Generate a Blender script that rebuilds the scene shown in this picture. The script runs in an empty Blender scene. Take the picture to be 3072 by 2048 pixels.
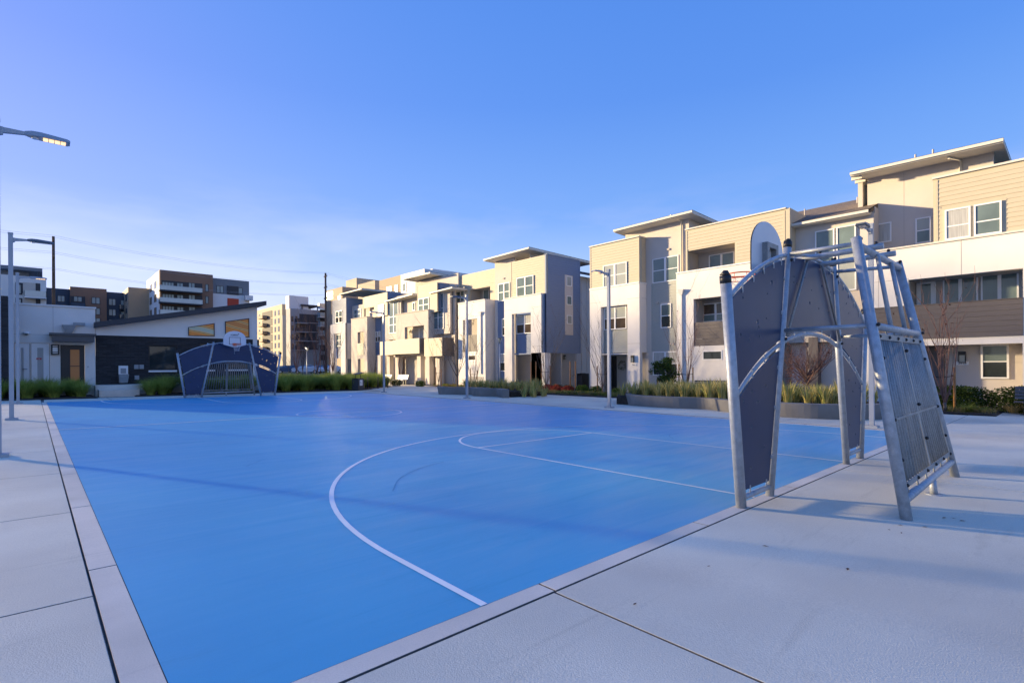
import bpy, bmesh, math, random
from mathutils import Vector, Matrix
from mathutils.geometry import tessellate_polygon
R = math.radians
S = bpy.context.scene
COL = S.collection
# ---------------------------------------------------------------- camera, world, sun, exposure
H = 1.55                      # eye height
FPX, PX0, PY0, TH = 1539.0, 1536.0, 1097.0, 0.0063
UX, UY = 0.73840766, 0.6743546  # world X axis seen from the camera (right, forward); world Y is its left-forward normal
cam = bpy.data.objects.new('camera', bpy.data.cameras.new('camera')); COL.objects.link(cam); S.camera = cam
cam.location = (0, 0, H)
fw = Vector((UY, UX, 0)); rt = Vector((UX, -UY, 0)); up = Vector((0, 0, 1))
rt2 = rt * math.cos(TH) - up * math.sin(TH); up2 = up * math.cos(TH) + rt * math.sin(TH)
m = Matrix((rt2, up2, -fw)).transposed().to_4x4(); m.translation = cam.location; cam.matrix_world = m
cam.data.sensor_width = 36; cam.data.lens = 36 * FPX / 3072; cam.data.shift_y = (PY0 - 1024) / 3072
cam.data.clip_start = 0.05; cam.data.clip_end = 3000
SUN_DIR = Vector((-0.42, 0.905, 0.153)).normalized(); SUN_EL = math.asin(SUN_DIR.z)
SUN_AZ = math.atan2(SUN_DIR.x, SUN_DIR.y)
W = bpy.data.worlds.new('World'); S.world = W; W.use_nodes = True
nt = W.node_tree; nt.nodes.clear()
sky = nt.nodes.new('ShaderNodeTexSky'); sky.sky_type = 'NISHITA'; sky.sun_disc = False
sky.sun_elevation = SUN_EL; sky.sun_rotation = SUN_AZ; sky.altitude = 0; sky.air_density = 1.0; sky.dust_density = 1.2; sky.ozone_density = 4.5
bg = nt.nodes.new('ShaderNodeBackground'); bg.inputs[1].default_value = 0.15
wo = nt.nodes.new('ShaderNodeOutputWorld')
# thin high cloud, a property of the sky itself, all round the horizon
tc = nt.nodes.new('ShaderNodeTexCoord'); mp = nt.nodes.new('ShaderNodeMapping'); mp.inputs['Scale'].default_value = (1.6, 1.6, 7)
nz = nt.nodes.new('ShaderNodeTexNoise'); nz.inputs['Scale'].default_value = 1.5; nz.inputs['Detail'].default_value = 5; nz.inputs['Roughness'].default_value = .55
cr = nt.nodes.new('ShaderNodeMapRange'); cr.inputs[1].default_value = .47; cr.inputs[2].default_value = .75; cr.inputs[3].default_value = 0; cr.inputs[4].default_value = .85
sx = nt.nodes.new('ShaderNodeSeparateXYZ'); mr = nt.nodes.new('ShaderNodeMapRange')
mr.inputs[1].default_value = .05; mr.inputs[2].default_value = .33; mr.inputs[3].default_value = 1; mr.inputs[4].default_value = 0
mu = nt.nodes.new('ShaderNodeMath'); mu.operation = 'MULTIPLY'
hs = nt.nodes.new('ShaderNodeHueSaturation'); hs.inputs['Saturation'].default_value = 1.15
mx = nt.nodes.new('ShaderNodeMix'); mx.data_type = 'RGBA'; mx.inputs[7].default_value = (2.0, 2.2, 2.6, 1)
L = nt.links.new
L(tc.outputs['Generated'], mp.inputs[0]); L(mp.outputs[0], nz.inputs[0]); L(nz.outputs[0], cr.inputs[0])
L(tc.outputs['Generated'], sx.inputs[0]); L(sx.outputs[2], mr.inputs[0]); L(cr.outputs[0], mu.inputs[0]); L(mr.outputs[0], mu.inputs[1])
L(sky.outputs[0], hs.inputs['Color']); L(hs.outputs[0], mx.inputs[6]); L(mu.outputs[0], mx.inputs[0]); tn = nt.nodes.new('ShaderNodeVectorMath'); tn.operation = 'MULTIPLY'; tn.inputs[1].default_value = (1.5, 1.1, .72)
L(mx.outputs[2], tn.inputs[0])
# haze of a bright evening sky: soften the glow so that it stays within what the photograph holds
dm = nt.nodes.new('ShaderNodeVectorMath'); dm.operation = 'MULTIPLY_ADD'; dm.inputs[1].default_value = (.85, .8, .35); dm.inputs[2].default_value = (1, 1, 1)
dv = nt.nodes.new('ShaderNodeVectorMath'); dv.operation = 'DIVIDE'
L(tn.outputs[0], dm.inputs[0]); L(tn.outputs[0], dv.inputs[0]); L(dm.outputs[0], dv.inputs[1]); 
# the even periwinkle evening air: pale at the horizon, deeper blue with height, the same all the way round
ez = nt.nodes.new('ShaderNodeValToRGB'); L(sx.outputs[2], ez.inputs[0]); e = ez.color_ramp.elements
stops = ((0.0, (.97, .97, 1.0)), (.06, (.88, .92, 1.0)), (.15, (.50, .66, 1.0)), (.27, (.205, .385, .92)), (.45, (.110, .255, .86)), (.60, (.088, .225, .83)), (1.0, (.088, .225, .83)))
for i, (p_, c_) in enumerate(stops):
    x_ = e[i] if i < 2 else e.new(p_); x_.position = p_; x_.color = (*c_, 1)
gs = nt.nodes.new('ShaderNodeVectorMath'); gs.operation = 'SCALE'; gs.inputs['Scale'].default_value = 1.07; L(ez.outputs[0], gs.inputs[0])
cl = nt.nodes.new('ShaderNodeMix'); cl.data_type = 'RGBA'; cl.inputs[7].default_value = (1.05, 1.1, 1.2, 1); L(gs.outputs[0], cl.inputs[6]); L(mu.outputs[0], cl.inputs[0])
fm0 = nt.nodes.new('ShaderNodeMix'); fm0.data_type = 'RGBA'; fm0.inputs[0].default_value = .75; L(dv.outputs[0], fm0.inputs[6]); L(cl.outputs[2], fm0.inputs[7]); L(fm0.outputs[2], bg.inputs[0]); L(bg.outputs[0], wo.inputs[0])
sl = bpy.data.lights.new('sun', 'SUN'); sl.energy = 2.1; sl.angle = R(1.8); sl.color = (1.0, .76, .44)
sun = bpy.data.objects.new('sun', sl); COL.objects.link(sun); sun.rotation_euler = (-SUN_DIR).to_track_quat('-Z', 'Y').to_euler()
S.view_settings.view_transform = 'Standard'; S.view_settings.look = 'None'; S.view_settings.gamma = 1
S.view_settings.use_curve_mapping = False; S.view_settings.exposure = 2.7
S.render.engine = 'CYCLES'
S.cycles.max_bounces = 8; S.cycles.caustics_reflective = False; S.cycles.caustics_refractive = False

# ---------------------------------------------------------------- helpers
def gz(u, v): return -0.0102463 * min(max(u, -10), 35) - 0.0018525 * min(max(v, -10), 60)
def ray(x, y):
    dx, dy = x - PX0, y - PY0; c, s = math.cos(TH), math.sin(TH)
    r, d = (dx * c + dy * s) / FPX, (dy * c - dx * s) / FPX
    return (r * UX + UY, -r * UY + UX, -d)
def D(x, y, t): q = ray(x, y); return Vector((q[0] * t, q[1] * t, H + q[2] * t))
class MB:
    def __init__(s): s.v = []; s.f = []; s.m = []; s.sm = []
    def q(s, pts, mi=0, smooth=False):
        b = len(s.v); s.v += [tuple(p) for p in pts]; s.f.append(tuple(range(b, b + len(pts)))); s.m.append(mi); s.sm.append(smooth)
    def hexa(s, a, mi=0):            # 8 corners: bottom 4 then top 4
        b = len(s.v); s.v += [tuple(p) for p in a]
        for f in ((0, 3, 2, 1), (4, 5, 6, 7), (0, 1, 5, 4), (1, 2, 6, 5), (2, 3, 7, 6), (3, 0, 4, 7)):
            s.f.append(tuple(b + i for i in f)); s.m.append(mi); s.sm.append(False)
    def box(s, x0, x1, y0, y1, z0, z1, mi=0):
        s.hexa([(x0, y0, z0), (x1, y0, z0), (x1, y1, z0), (x0, y1, z0), (x0, y0, z1), (x1, y0, z1), (x1, y1, z1), (x0, y1, z1)], mi)
    def tube(s, pts, r, n=10, mi=0, caps=True, r1=None):
        pts = [Vector(p) for p in pts]; k = len(pts); rings = []; prev = None
        for i, p in enumerate(pts):
            d = (pts[min(i + 1, k - 1)] - pts[max(i - 1, 0)]).normalized()
            a = prev if prev is not None else (Vector((0, 0, 1)) if abs(d.z) < .9 else Vector((1, 0, 0)))
            x = (a - d * a.dot(d)).normalized(); y = d.cross(x); prev = x
            rr = r if r1 is None else r + (r1 - r) * i / (k - 1)
            b = len(s.v); s.v += [tuple(p + x * (rr * math.cos(2 * math.pi * j / n)) + y * (rr * math.sin(2 * math.pi * j / n))) for j in range(n)]
            rings.append(b)
        for i in range(k - 1):
            for j in range(n):
                a, c = rings[i], rings[i + 1]; j2 = (j + 1) % n
                s.f.append((a + j, a + j2, c + j2, c + j)); s.m.append(mi); s.sm.append(n > 5)
        if caps:
            s.f.append(tuple(rings[0] + j for j in reversed(range(n)))); s.f.append(tuple(rings[-1] + j for j in range(n)))
            s.m += [mi, mi]; s.sm += [False, False]
    def sphere(s, c, rx, ry, rz, n=10, k=6, mi=0, half=False):
        b = len(s.v); lo = 0
        for i in range(k + 1):
            t = (-math.pi / 2 if not half else 0) + (math.pi if not half else math.pi / 2) * i / k
            for j in range(n):
                a = 2 * math.pi * j / n; s.v.append((c[0] + rx * math.cos(t) * math.cos(a), c[1] + ry * math.cos(t) * math.sin(a), c[2] + rz * math.sin(t)))
        for i in range(k):
            for j in range(n):
                j2 = (j + 1) % n; s.f.append((b + i * n + j, b + i * n + j2, b + (i + 1) * n + j2, b + (i + 1) * n + j)); s.m.append(mi); s.sm.append(True)
    def mesh(s, name, mats):
        me = bpy.data.meshes.new(name); me.from_pydata(s.v, [], s.f)
        for q in (mats if isinstance(mats, (list, tuple)) else [mats]): me.materials.append(q)
        me.polygons.foreach_set('material_index', s.m); me.polygons.foreach_set('use_smooth', s.sm); me.update(); return me
def link(name, me, parent=None, loc=None, rz=None, **kw):
    o = bpy.data.objects.new(name, me); COL.objects.link(o)
    if parent: o.parent = parent
    if loc is not None: o.location = loc
    if rz is not None: o.rotation_euler = (0, 0, rz)
    for k, v in kw.items(): o[k] = v
    return o
def part(name, mb, mat, parent, **kw): return link(name, mb.mesh(name, mat), parent, **kw)
def thing(name, label, cat, loc=(0, 0, 0), rz=0, group=None):
    o = link(name, None, None, loc, rz, label=label, category=cat)
    if group: o['group'] = group
    return o
def struct(name, mb, mat, parent=None): return link(name, mb.mesh(name, mat), parent, kind='structure')
def kids(o): return [c for c in bpy.data.objects if c.parent == o]
CH = {}
def dup(root, loc, rz=0, label=None, group=None):
    def cp(o, par):
        c = o.copy(); COL.objects.link(c); c.parent = par
        for ch in list(o.children): cp(ch, c)
        return c
    r = cp(root, None); r.location = loc; r.rotation_euler = (0, 0, rz)
    if label: r['label'] = label
    if group: r['group'] = group
    return r

# ---------------------------------------------------------------- materials
def mat(name, col, rough=.7, var=.06, vscale=1.5, bump=0.0, bscale=60, metal=0, ior=1.5, streak=None, fine=0.0, spec=.5, col2=None, c2r=(.45, .65), coat=0, spots=None, scuff=0):
    m = bpy.data.materials.new(name); m.use_nodes = True; n = m.node_tree.nodes; l = m.node_tree.links.new
    b = n['Principled BSDF']; b.inputs['Roughness'].default_value = rough; b.inputs['Metallic'].default_value = metal
    b.inputs['IOR'].default_value = ior; b.inputs['Specular IOR Level'].default_value = spec
    if coat: b.inputs['Coat Weight'].default_value = coat
    t = n.new('ShaderNodeTexCoord'); out = None
    geo = n.new('ShaderNodeNewGeometry')
    src = geo.outputs['Position']
    if streak:
        mp = n.new('ShaderNodeMapping'); mp.inputs['Scale'].default_value = streak; l(src, mp.inputs[0]); ssrc = mp.outputs[0]
    else: ssrc = src
    nz = n.new('ShaderNodeTexNoise'); nz.inputs['Scale'].default_value = vscale; nz.inputs['Detail'].default_value = 6; l(ssrc, nz.inputs[0])
    mr = n.new('ShaderNodeMapRange'); mr.inputs[1].default_value = .3; mr.inputs[2].default_value = .7
    mr.inputs[3].default_value = 1 - var; mr.inputs[4].default_value = 1 + var; l(nz.outputs[0], mr.inputs[0])
    base = n.new('ShaderNodeRGB'); base.outputs[0].default_value = (*col, 1); bc = base.outputs[0]
    if col2:
        n3 = n.new('ShaderNodeTexNoise'); n3.inputs['Scale'].default_value = vscale * .6; n3.inputs['Detail'].default_value = 4; l(src, n3.inputs[0])
        m3 = n.new('ShaderNodeMapRange'); m3.inputs[1].default_value = c2r[0]; m3.inputs[2].default_value = c2r[1]; l(n3.outputs[0], m3.inputs[0])
        x3 = n.new('ShaderNodeMix'); x3.data_type = 'RGBA'; x3.inputs[7].default_value = (*col2, 1); l(bc, x3.inputs[6]); l(m3.outputs[0], x3.inputs[0]); bc = x3.outputs[2]
    vm = n.new('ShaderNodeVectorMath'); vm.operation = 'SCALE'; l(bc, vm.inputs[0]); l(mr.outputs[0], vm.inputs['Scale']); out = vm.outputs[0]
    if fine:
        n2 = n.new('ShaderNodeTexNoise'); n2.inputs['Scale'].default_value = bscale; n2.inputs['Detail'].default_value = 2; l(src, n2.inputs[0])
        m2 = n.new('ShaderNodeMapRange'); m2.inputs[1].default_value = .3; m2.inputs[2].default_value = .7; m2.inputs[3].default_value = 1 - fine; m2.inputs[4].default_value = 1 + fine
        l(n2.outputs[0], m2.inputs[0]); v2 = n.new('ShaderNodeVectorMath'); v2.operation = 'SCALE'; l(out, v2.inputs[0]); l(m2.outputs[0], v2.inputs['Scale']); out = v2.outputs[0]
    if spots:
        vo = n.new('ShaderNodeTexVoronoi'); vo.inputs['Scale'].default_value = spots[0]; l(src, vo.inputs[0])
        sz = n.new('ShaderNodeSeparateColor'); l(vo.outputs['Color'], sz.inputs[0])
        rz_ = n.new('ShaderNodeMath'); rz_.operation = 'MULTIPLY'; rz_.inputs[1].default_value = spots[1]; pw = n.new('ShaderNodeMath'); pw.operation = 'POWER'; pw.inputs[1].default_value = 3.5; l(sz.outputs[0], pw.inputs[0]); l(pw.outputs[0], rz_.inputs[0])
        lt = n.new('ShaderNodeMath'); lt.operation = 'LESS_THAN'; l(vo.outputs['Distance'], lt.inputs[0]); l(rz_.outputs[0], lt.inputs[1])
        sm_ = n.new('ShaderNodeMapRange'); sm_.inputs[3].default_value = 1; sm_.inputs[4].default_value = spots[2]; l(lt.outputs[0], sm_.inputs[0])
        vs_ = n.new('ShaderNodeVectorMath'); vs_.operation = 'SCALE'; l(out, vs_.inputs[0]); l(sm_.outputs[0], vs_.inputs['Scale']); out = vs_.outputs[0]
    if scuff:
        m9 = n.new('ShaderNodeMapping'); m9.inputs['Rotation'].default_value = (0, 0, .6); m9.inputs['Scale'].default_value = (.35, 2.6, 1); l(src, m9.inputs[0])
        n9 = n.new('ShaderNodeTexNoise'); n9.inputs['Scale'].default_value = 1.3; n9.inputs['Detail'].default_value = 8; n9.inputs['Roughness'].default_value = .7; n9.inputs['Distortion'].default_value = .8; l(m9.outputs[0], n9.inputs[0])
        r9 = n.new('ShaderNodeMapRange'); r9.inputs[1].default_value = .58; r9.inputs[2].default_value = .78; r9.inputs[3].default_value = 1; r9.inputs[4].default_value = 1 - scuff; l(n9.outputs[0], r9.inputs[0])
        v9 = n.new('ShaderNodeVectorMath'); v9.operation = 'SCALE'; l(out, v9.inputs[0]); l(r9.outputs[0], v9.inputs['Scale']); out = v9.outputs[0]
        q9 = n.new('ShaderNodeMapRange'); q9.inputs[1].default_value = .35; q9.inputs[2].default_value = .7; q9.inputs[3].default_value = rough - .09; q9.inputs[4].default_value = rough + .12; l(n9.outputs[0], q9.inputs[0]); l(q9.outputs[0], b.inputs['Roughness'])
    l(out, b.inputs['Base Color'])
    if bump:
        nb = n.new('ShaderNodeTexNoise'); nb.inputs['Scale'].default_value = bscale; nb.inputs['Detail'].default_value = 3; l(src, nb.inputs[0])
        bp = n.new('ShaderNodeBump'); bp.inputs['Strength'].default_value = bump; bp.inputs['Distance'].default_value = .01; l(nb.outputs[0], bp.inputs['Height']); l(bp.outputs[0], b.inputs['Normal'])
    return m
M = {}
M['stucco'] = mat('stucco', (.75, .715, .665), .9, .04, .8, .25, 90)
M['cream'] = mat('cream_stucco', (.56, .51, .45), .9, .05, .8, .25, 90)
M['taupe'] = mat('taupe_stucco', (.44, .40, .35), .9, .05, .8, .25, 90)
M['tan'] = mat('tan_siding', (.50, .44, .32), .7, .04, 3, .08, 30, streak=(1, 1, 6))
M['sage'] = mat('sage_siding', (.36, .37, .335), .7, .04, 3, .08, 30, streak=(1, 1, 6))
M['bluesid'] = mat('blue_grey_siding', (.17, .22, .32), .7, .05, 3, .08, 30, streak=(1, 1, 6))
M['darksid'] = mat('dark_taupe_siding', (.115, .10, .095), .7, .06, 3, .08, 30, streak=(1, 1, 6))
M['white'] = mat('white_trim', (.78, .78, .77), .5, .02, 2)
M['creamtrim'] = mat('cream_trim', (.66, .62, .53), .6, .03, 2)
M['pane_hi'] = mat('upper_pane', (.15, .20, .19), .05, .25, .7, ior=1.5)
M['pane_lo'] = mat('lower_pane', (.03, .038, .038), .05, .4, .9, ior=1.5)
M['blind'] = mat('blind_pane', (.36, .38, .34), .1, .06, .7, ior=1.45)
M['pane_cool'] = mat('cool_pane', (.10, .17, .20), .05, .3, .9, ior=1.6)
M['pane_warm'] = mat('warm_dim_pane', (.075, .055, .04), .05, .5, 1.2, ior=1.5)
M['curtain'] = mat('curtained_pane', (.42, .42, .39), .12, .22, 5, ior=1.45, streak=(6, 6, .25))
M['dark'] = mat('dark_void', (.03, .028, .026), .6, .2, 1)
M['black'] = mat('black_metal', (.015, .015, .016), .45, .1, 4)
M['shingle'] = mat('shingle', (.15, .115, .085), .95, .25, 5, .5, 25, fine=.3)
M['shingledk'] = mat('dark_shingle', (.06, .065, .075), .95, .2, 5, .5, 25, fine=.25)
M['conc'] = mat('plaza_concrete', (.68, .645, .53), .82, .10, .55, .25, 110, fine=.09, col2=(.58, .535, .44), c2r=(.45, .68), spots=(1.1, .04, .45), scuff=.26)
M['conc2'] = mat('band_concrete', (.72, .65, .555), .85, .07, 1.3, .15, 120, fine=.06, col2=(.60, .55, .47), spots=(1.6, .03, .6), scuff=.2)
M['joint'] = mat('joint_filler', (.15, .14, .13), .95, .35, 9, .3, 60)
M['soil'] = mat('mulch', (.035, .026, .02), 1, .4, 6, .6, 30, fine=.4)
M['earth'] = mat('earth', (.10, .105, .07), 1, .3, .3, .2, 5)
M['asph'] = mat('asphalt', (.06, .06, .062), .9, .2, .5, .2, 40)
M['court'] = mat('court_paint', (.05, .36, .61), .46, .06, .3, .10, 220, fine=.05, spec=.5, col2=(.09, .46, .68), c2r=(.5, .75), spots=(.8, .02, .75), scuff=.13)  # lighter teal patches: faint wear plus soft window reflections put into the colour
M['line'] = mat('court_line_paint', (.88, .88, .87), .5, .04, 3)
M['galv'] = mat('galvanised_steel', (.40, .43, .46), .5, .16, 14, .03, 120, metal=.35, fine=.10)
M['galvd'] = mat('weathered_galvanised_steel', (.29, .30, .30), .55, .2, 7, .05, 60, metal=.3, fine=.14, streak=(1, 1, .35))
M['navy'] = mat('navy_panel', (.020, .042, .10), .42, .10, 2, ior=1.4)
M['pole'] = mat('lamp_post_paint', (.36, .39, .43), .45, .05, 3, metal=.2)
M['lampdk'] = mat('lamp_head_paint', (.13, .15, .17), .4, .06, 3, metal=.3)
M['board'] = mat('backboard_white', (.70, .70, .71), .35, .03, 3)
M['orange'] = mat('hoop_orange', (.80, .13, .03), .4, .1, 5)
M['net'] = mat('net_white', (.72, .72, .74), .8, .05, 5)
M['plant'] = mat('planter_concrete', (.19, .183, .175), .75, .18, 1.5, .15, 80, fine=.08)
M['stake'] = mat('stake_wood', (.33, .16, .06), .9, .3, 8, .3, 40)
M['tie'] = mat('rubber_tie', (.01, .01, .01), .8, .1, 8)
M['bark'] = mat('grey_bark', (.14, .11, .095), .95, .3, 12, .4, 60)
M['barkred'] = mat('reddish_twigs', (.17, .095, .075), .95, .35, 10, .3, 60)
M['polewood'] = mat('utility_pole_wood', (.13, .08, .05), .95, .3, 3, .4, 20, streak=(4, 4, .4))
M['scuff'] = mat('scuff', (.045, .29, .50), .6, .2, 9)
M['brick'] = None
def brick_mat():
    m = bpy.data.materials.new('charcoal_brick'); m.use_nodes = True; n = m.node_tree.nodes; l = m.node_tree.links.new
    b = n['Principled BSDF']; b.inputs['Roughness'].default_value = .8
    g = n.new('ShaderNodeNewGeometry'); sp = n.new('ShaderNodeSeparateXYZ'); cb = n.new('ShaderNodeCombineXYZ'); ad = n.new('ShaderNodeMath')
    l(g.outputs['Position'], sp.inputs[0]); l(sp.outputs[0], ad.inputs[0]); l(sp.outputs[1], ad.inputs[1]); l(ad.outputs[0], cb.inputs[0]); l(sp.outputs[2], cb.inputs[1])
    t = n.new('ShaderNodeTexBrick'); t.inputs['Scale'].default_value = 1; t.inputs['Brick Width'].default_value = .40; t.inputs['Row Height'].default_value = .10
    t.inputs['Mortar Size'].default_value = .010; t.inputs['Color1'].default_value = (.018, .018, .021, 1); t.inputs['Color2'].default_value = (.036, .036, .04, 1); t.inputs['Mortar'].default_value = (.012, .012, .013, 1)
    l(cb.outputs[0], t.inputs[0]); l(t.outputs[0], b.inputs['Base Color'])
    bp = n.new('ShaderNodeBump'); bp.inputs['Strength'].default_value = .6; bp.inputs['Distance'].default_value = .01; bp.invert = True
    l(t.outputs['Fac'], bp.inputs['Height']); l(bp.outputs[0], b.inputs['Normal']); return m
M['brick'] = brick_mat()
def emit(name, col, s):
    m = bpy.data.materials.new(name); m.use_nodes = True; b = m.node_tree.nodes['Principled BSDF']
    b.inputs['Base Color'].default_value = (.8, .8, .8, 1); b.inputs['Emission Color'].default_value = (*col, 1); b.inputs['Emission Strength'].default_value = s; return m
M['led'] = emit('lit_led', (1, .60, .20), .24)
M['ledoff'] = mat('led_glass', (.35, .37, .38), .2, .1, 4)
M['lobby'] = emit('lit_lobby_glass', (1, .42, .08), .010); M['lobby'].node_tree.nodes['Principled BSDF'].inputs['Base Color'].default_value = (.16, .11, .05, 1)
def leafmat(name, c1, c2, tr=.25):
    m = bpy.data.materials.new(name); m.use_nodes = True; n = m.node_tree.nodes; l = m.node_tree.links.new
    b = n['Principled BSDF']; b.inputs['Roughness'].default_value = .75; b.inputs['Specular IOR Level'].default_value = .12
    g = n.new('ShaderNodeNewGeometry'); z = n.new('ShaderNodeTexNoise'); z.inputs['Scale'].default_value = 2.2; l(g.outputs['Position'], z.inputs[0])
    a = n.new('ShaderNodeMath'); a.operation = 'MULTIPLY'; a.inputs[1].default_value = .75; l(g.outputs['Random Per Island'], a.inputs[0])
    a2 = n.new('ShaderNodeMath'); a2.operation = 'MULTIPLY_ADD'; a2.inputs[1].default_value = 1.1; l(z.outputs[0], a2.inputs[0]); l(a.outputs[0], a2.inputs[2])
    a3 = n.new('ShaderNodeMath'); a3.operation = 'SUBTRACT'; a3.inputs[1].default_value = .42; a3.use_clamp = True; l(a2.outputs[0], a3.inputs[0])
    x = n.new('ShaderNodeMix'); x.data_type = 'RGBA'; x.inputs[6].default_value = (*c1, 1); x.inputs[7].default_value = (*c2, 1); l(a3.outputs[0], x.inputs[0]); l(x.outputs[2], b.inputs['Base Color'])
    t = n.new('ShaderNodeBsdfTranslucent'); l(x.outputs[2], t.inputs[0]); ms = n.new('ShaderNodeMixShader'); ms.inputs[0].default_value = tr
    l(b.outputs[0], ms.inputs[1]); l(t.outputs[0], ms.inputs[2]); l(ms.outputs[0], n['Material Output'].inputs[0]); return m
M['grass'] = leafmat('ornamental_grass', (.10, .18, .02), (.50, .55, .13))
M['sedge'] = leafmat('sedge', (.15, .14, .04), (.38, .29, .14))
M['sedgegreen'] = leafmat('green_sedge', (.09, .14, .02), (.28, .31, .07))
M['flaxy'] = leafmat('flax_yellow', (.40, .35, .09), (.70, .58, .24))
M['flaxg'] = leafmat('flax_green', (.16, .22, .06), (.40, .40, .13))
M['leaf'] = leafmat('evergreen_leaf', (.03, .06, .012), (.11, .16, .035))
M['shrub'] = leafmat('shrub_leaf', (.03, .07, .012), (.12, .19, .035))
M['shrubdk'] = leafmat('hedge_leaf', (.018, .04, .008), (.075, .11, .022))
M['red'] = leafmat('red_foliage', (.22, .02, .03), (.48, .13, .06))
M['dryleaf'] = leafmat('dry_leaf', (.05, .022, .015), (.13, .05, .03), .1)
M['brownveil'] = leafmat('brown_leaf', (.12, .05, .025), (.30, .13, .07), .2)
M['carwhite'] = mat('white_car_paint', (.6, .62, .66), .25, .02, 2, coat=.6)
M['carblue'] = mat('blue_car_paint', (.06, .10, .17), .25, .02, 2, coat=.6)
M['cargreen'] = mat('grey_green_car_paint', (.20, .28, .28), .25, .02, 2, coat=.6)
M['carglass'] = mat('car_glass', (.03, .04, .05), .05, .05, 2, ior=1.8)
M['tyre'] = mat('tyre_rubber', (.012, .012, .012), .85, .1, 5)
M['redsign'] = mat('red_sign', (.55, .03, .03), .5, .02, 3)
M['greydoor'] = mat('grey_door_paint', (.42, .42, .41), .6, .02, 2)
M['doordk'] = mat('dark_door_paint', (.07, .072, .075), .5, .05, 2)
M['canopy'] = mat('canopy_grey', (.075, .075, .08), .5, .05, 3)
M['steel'] = mat('stainless_steel', (.5, .5, .5), .35, .1, 6, metal=.7)
M['glassrail'] = mat('glass_rail', (.42, .50, .50), .1, .05, 1, ior=1.8)
M['apwhite'] = mat('white_render', (.76, .745, .72), .85, .04, .2)
M['apbrown'] = mat('terracotta_panel', (.27, .155, .10), .85, .05, .2)
M['apblue'] = mat('slate_blue_panel', (.065, .085, .115), .85, .05, .2)
M['apgrey'] = mat('mid_grey_panel', (.20, .22, .245), .85, .05, .2)
M['aplight'] = mat('light_grey_render', (.36, .37, .385), .85, .05, .2)
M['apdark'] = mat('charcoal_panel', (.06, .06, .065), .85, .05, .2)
M['aptan'] = mat('tan_panel', (.40, .30, .20), .85, .05, .2)
M['apbeige'] = mat('beige_render', (.45, .38, .28), .85, .05, .2)
M['apred'] = mat('red_orange_panel', (.50, .07, .035), .8, .03, .2)
M['apglass'] = mat('apartment_glass', (.26, .33, .33), .08, .3, .15, ior=1.5)
M['apglassdk'] = mat('apartment_dark_glass', (.06, .07, .08), .08, .3, .15, ior=1.8)
M['utilgreen'] = mat('grey_cabinet', (.30, .32, .33), .6, .05, 3)

# ---------------------------------------------------------------- wall frames
class Fr:
    """A wall plane: kind 'U' faces -X at x=c (s runs along Y); kind 'V' faces -Y at y=c (s runs along X)."""
    def __init__(s, k, c): s.k, s.c = k, c
    def P(s, a, n, z): return (s.c - n, a, z) if s.k == 'U' else (a, s.c - n, z)
    def px(s, x, y, n=0):
        q = ray(x, y); i = 0 if s.k == 'U' else 1; t = (s.c - n) / q[i]; return (q[1 - i] * t, H + q[2] * t)
    def rect(s, x0, x1, yt, yb, n=0):           # photo columns and rows (rows at the middle column) -> s0,s1,z0,z1
        xc = (x0 + x1) / 2; a, b = s.px(x0, yt, n)[0], s.px(x1, yt, n)[0]
        return (min(a, b), max(a, b), s.px(xc, yb, n)[1], s.px(xc, yt, n)[1])
    def z(s, x, y, n=0): return s.px(x, y, n)[1]
    def s_(s, x, n=0): return s.px(x, 1000, n)[0]
def fbox(mb, fr, s0, s1, n0, n1, z0, z1, mi=0):
    c = [fr.P(s0, n0, z0), fr.P(s1, n0, z0), fr.P(s1, n1, z0), fr.P(s0, n1, z0)]
    mb.hexa(c + [(p[0], p[1], z1) for p in c], mi)
def wall(name, fr, s0, s1, z0, z1, holes, m, parent, depth=.25, n=0):
    ss = sorted(set([s0, s1] + [min(max(h[i], s0), s1) for h in holes for i in (0, 1)]))
    zs = sorted(set([z0, z1] + [min(max(h[i], z0), z1) for h in holes for i in (2, 3)]))
    def solid(a, b, c, d):
        if a < s0 - 1e-6 or b > s1 + 1e-6 or c < z0 - 1e-6 or d > z1 + 1e-6: return False
        x, y = (a + b) / 2, (c + d) / 2
        return not any(h[0] < x < h[1] and h[2] < y < h[3] for h in holes)
    mb = MB(); P = fr.P; n1 = n - depth
    for i in range(len(ss) - 1):
        for j in range(len(zs) - 1):
            a, b, c, d = ss[i], ss[i + 1], zs[j], zs[j + 1]
            if not solid(a, b, c, d): continue
            mb.q([P(a, n, c), P(b, n, c), P(b, n, d), P(a, n, d)]); mb.q([P(a, n1, c), P(b, n1, c), P(b, n1, d), P(a, n1, d)])
            lf = solid(ss[i - 1], a, c, d) if i else False; rg = solid(b, ss[i + 2], c, d) if i + 2 < len(ss) else False
            bt = solid(a, b, zs[j - 1], c) if j else False; tp = solid(a, b, d, zs[j + 2]) if j + 2 < len(zs) else False
            if not lf: mb.q([P(a, n, c), P(a, n1, c), P(a, n1, d), P(a, n, d)])
            if not rg: mb.q([P(b, n, c), P(b, n1, c), P(b, n1, d), P(b, n, d)])
            if not bt: mb.q([P(a, n, c), P(b, n, c), P(b, n1, c), P(a, n1, c)])
            if not tp: mb.q([P(a, n, d), P(b, n, d), P(b, n1, d), P(a, n1, d)])
    return part(name, mb, m, parent)
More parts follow.
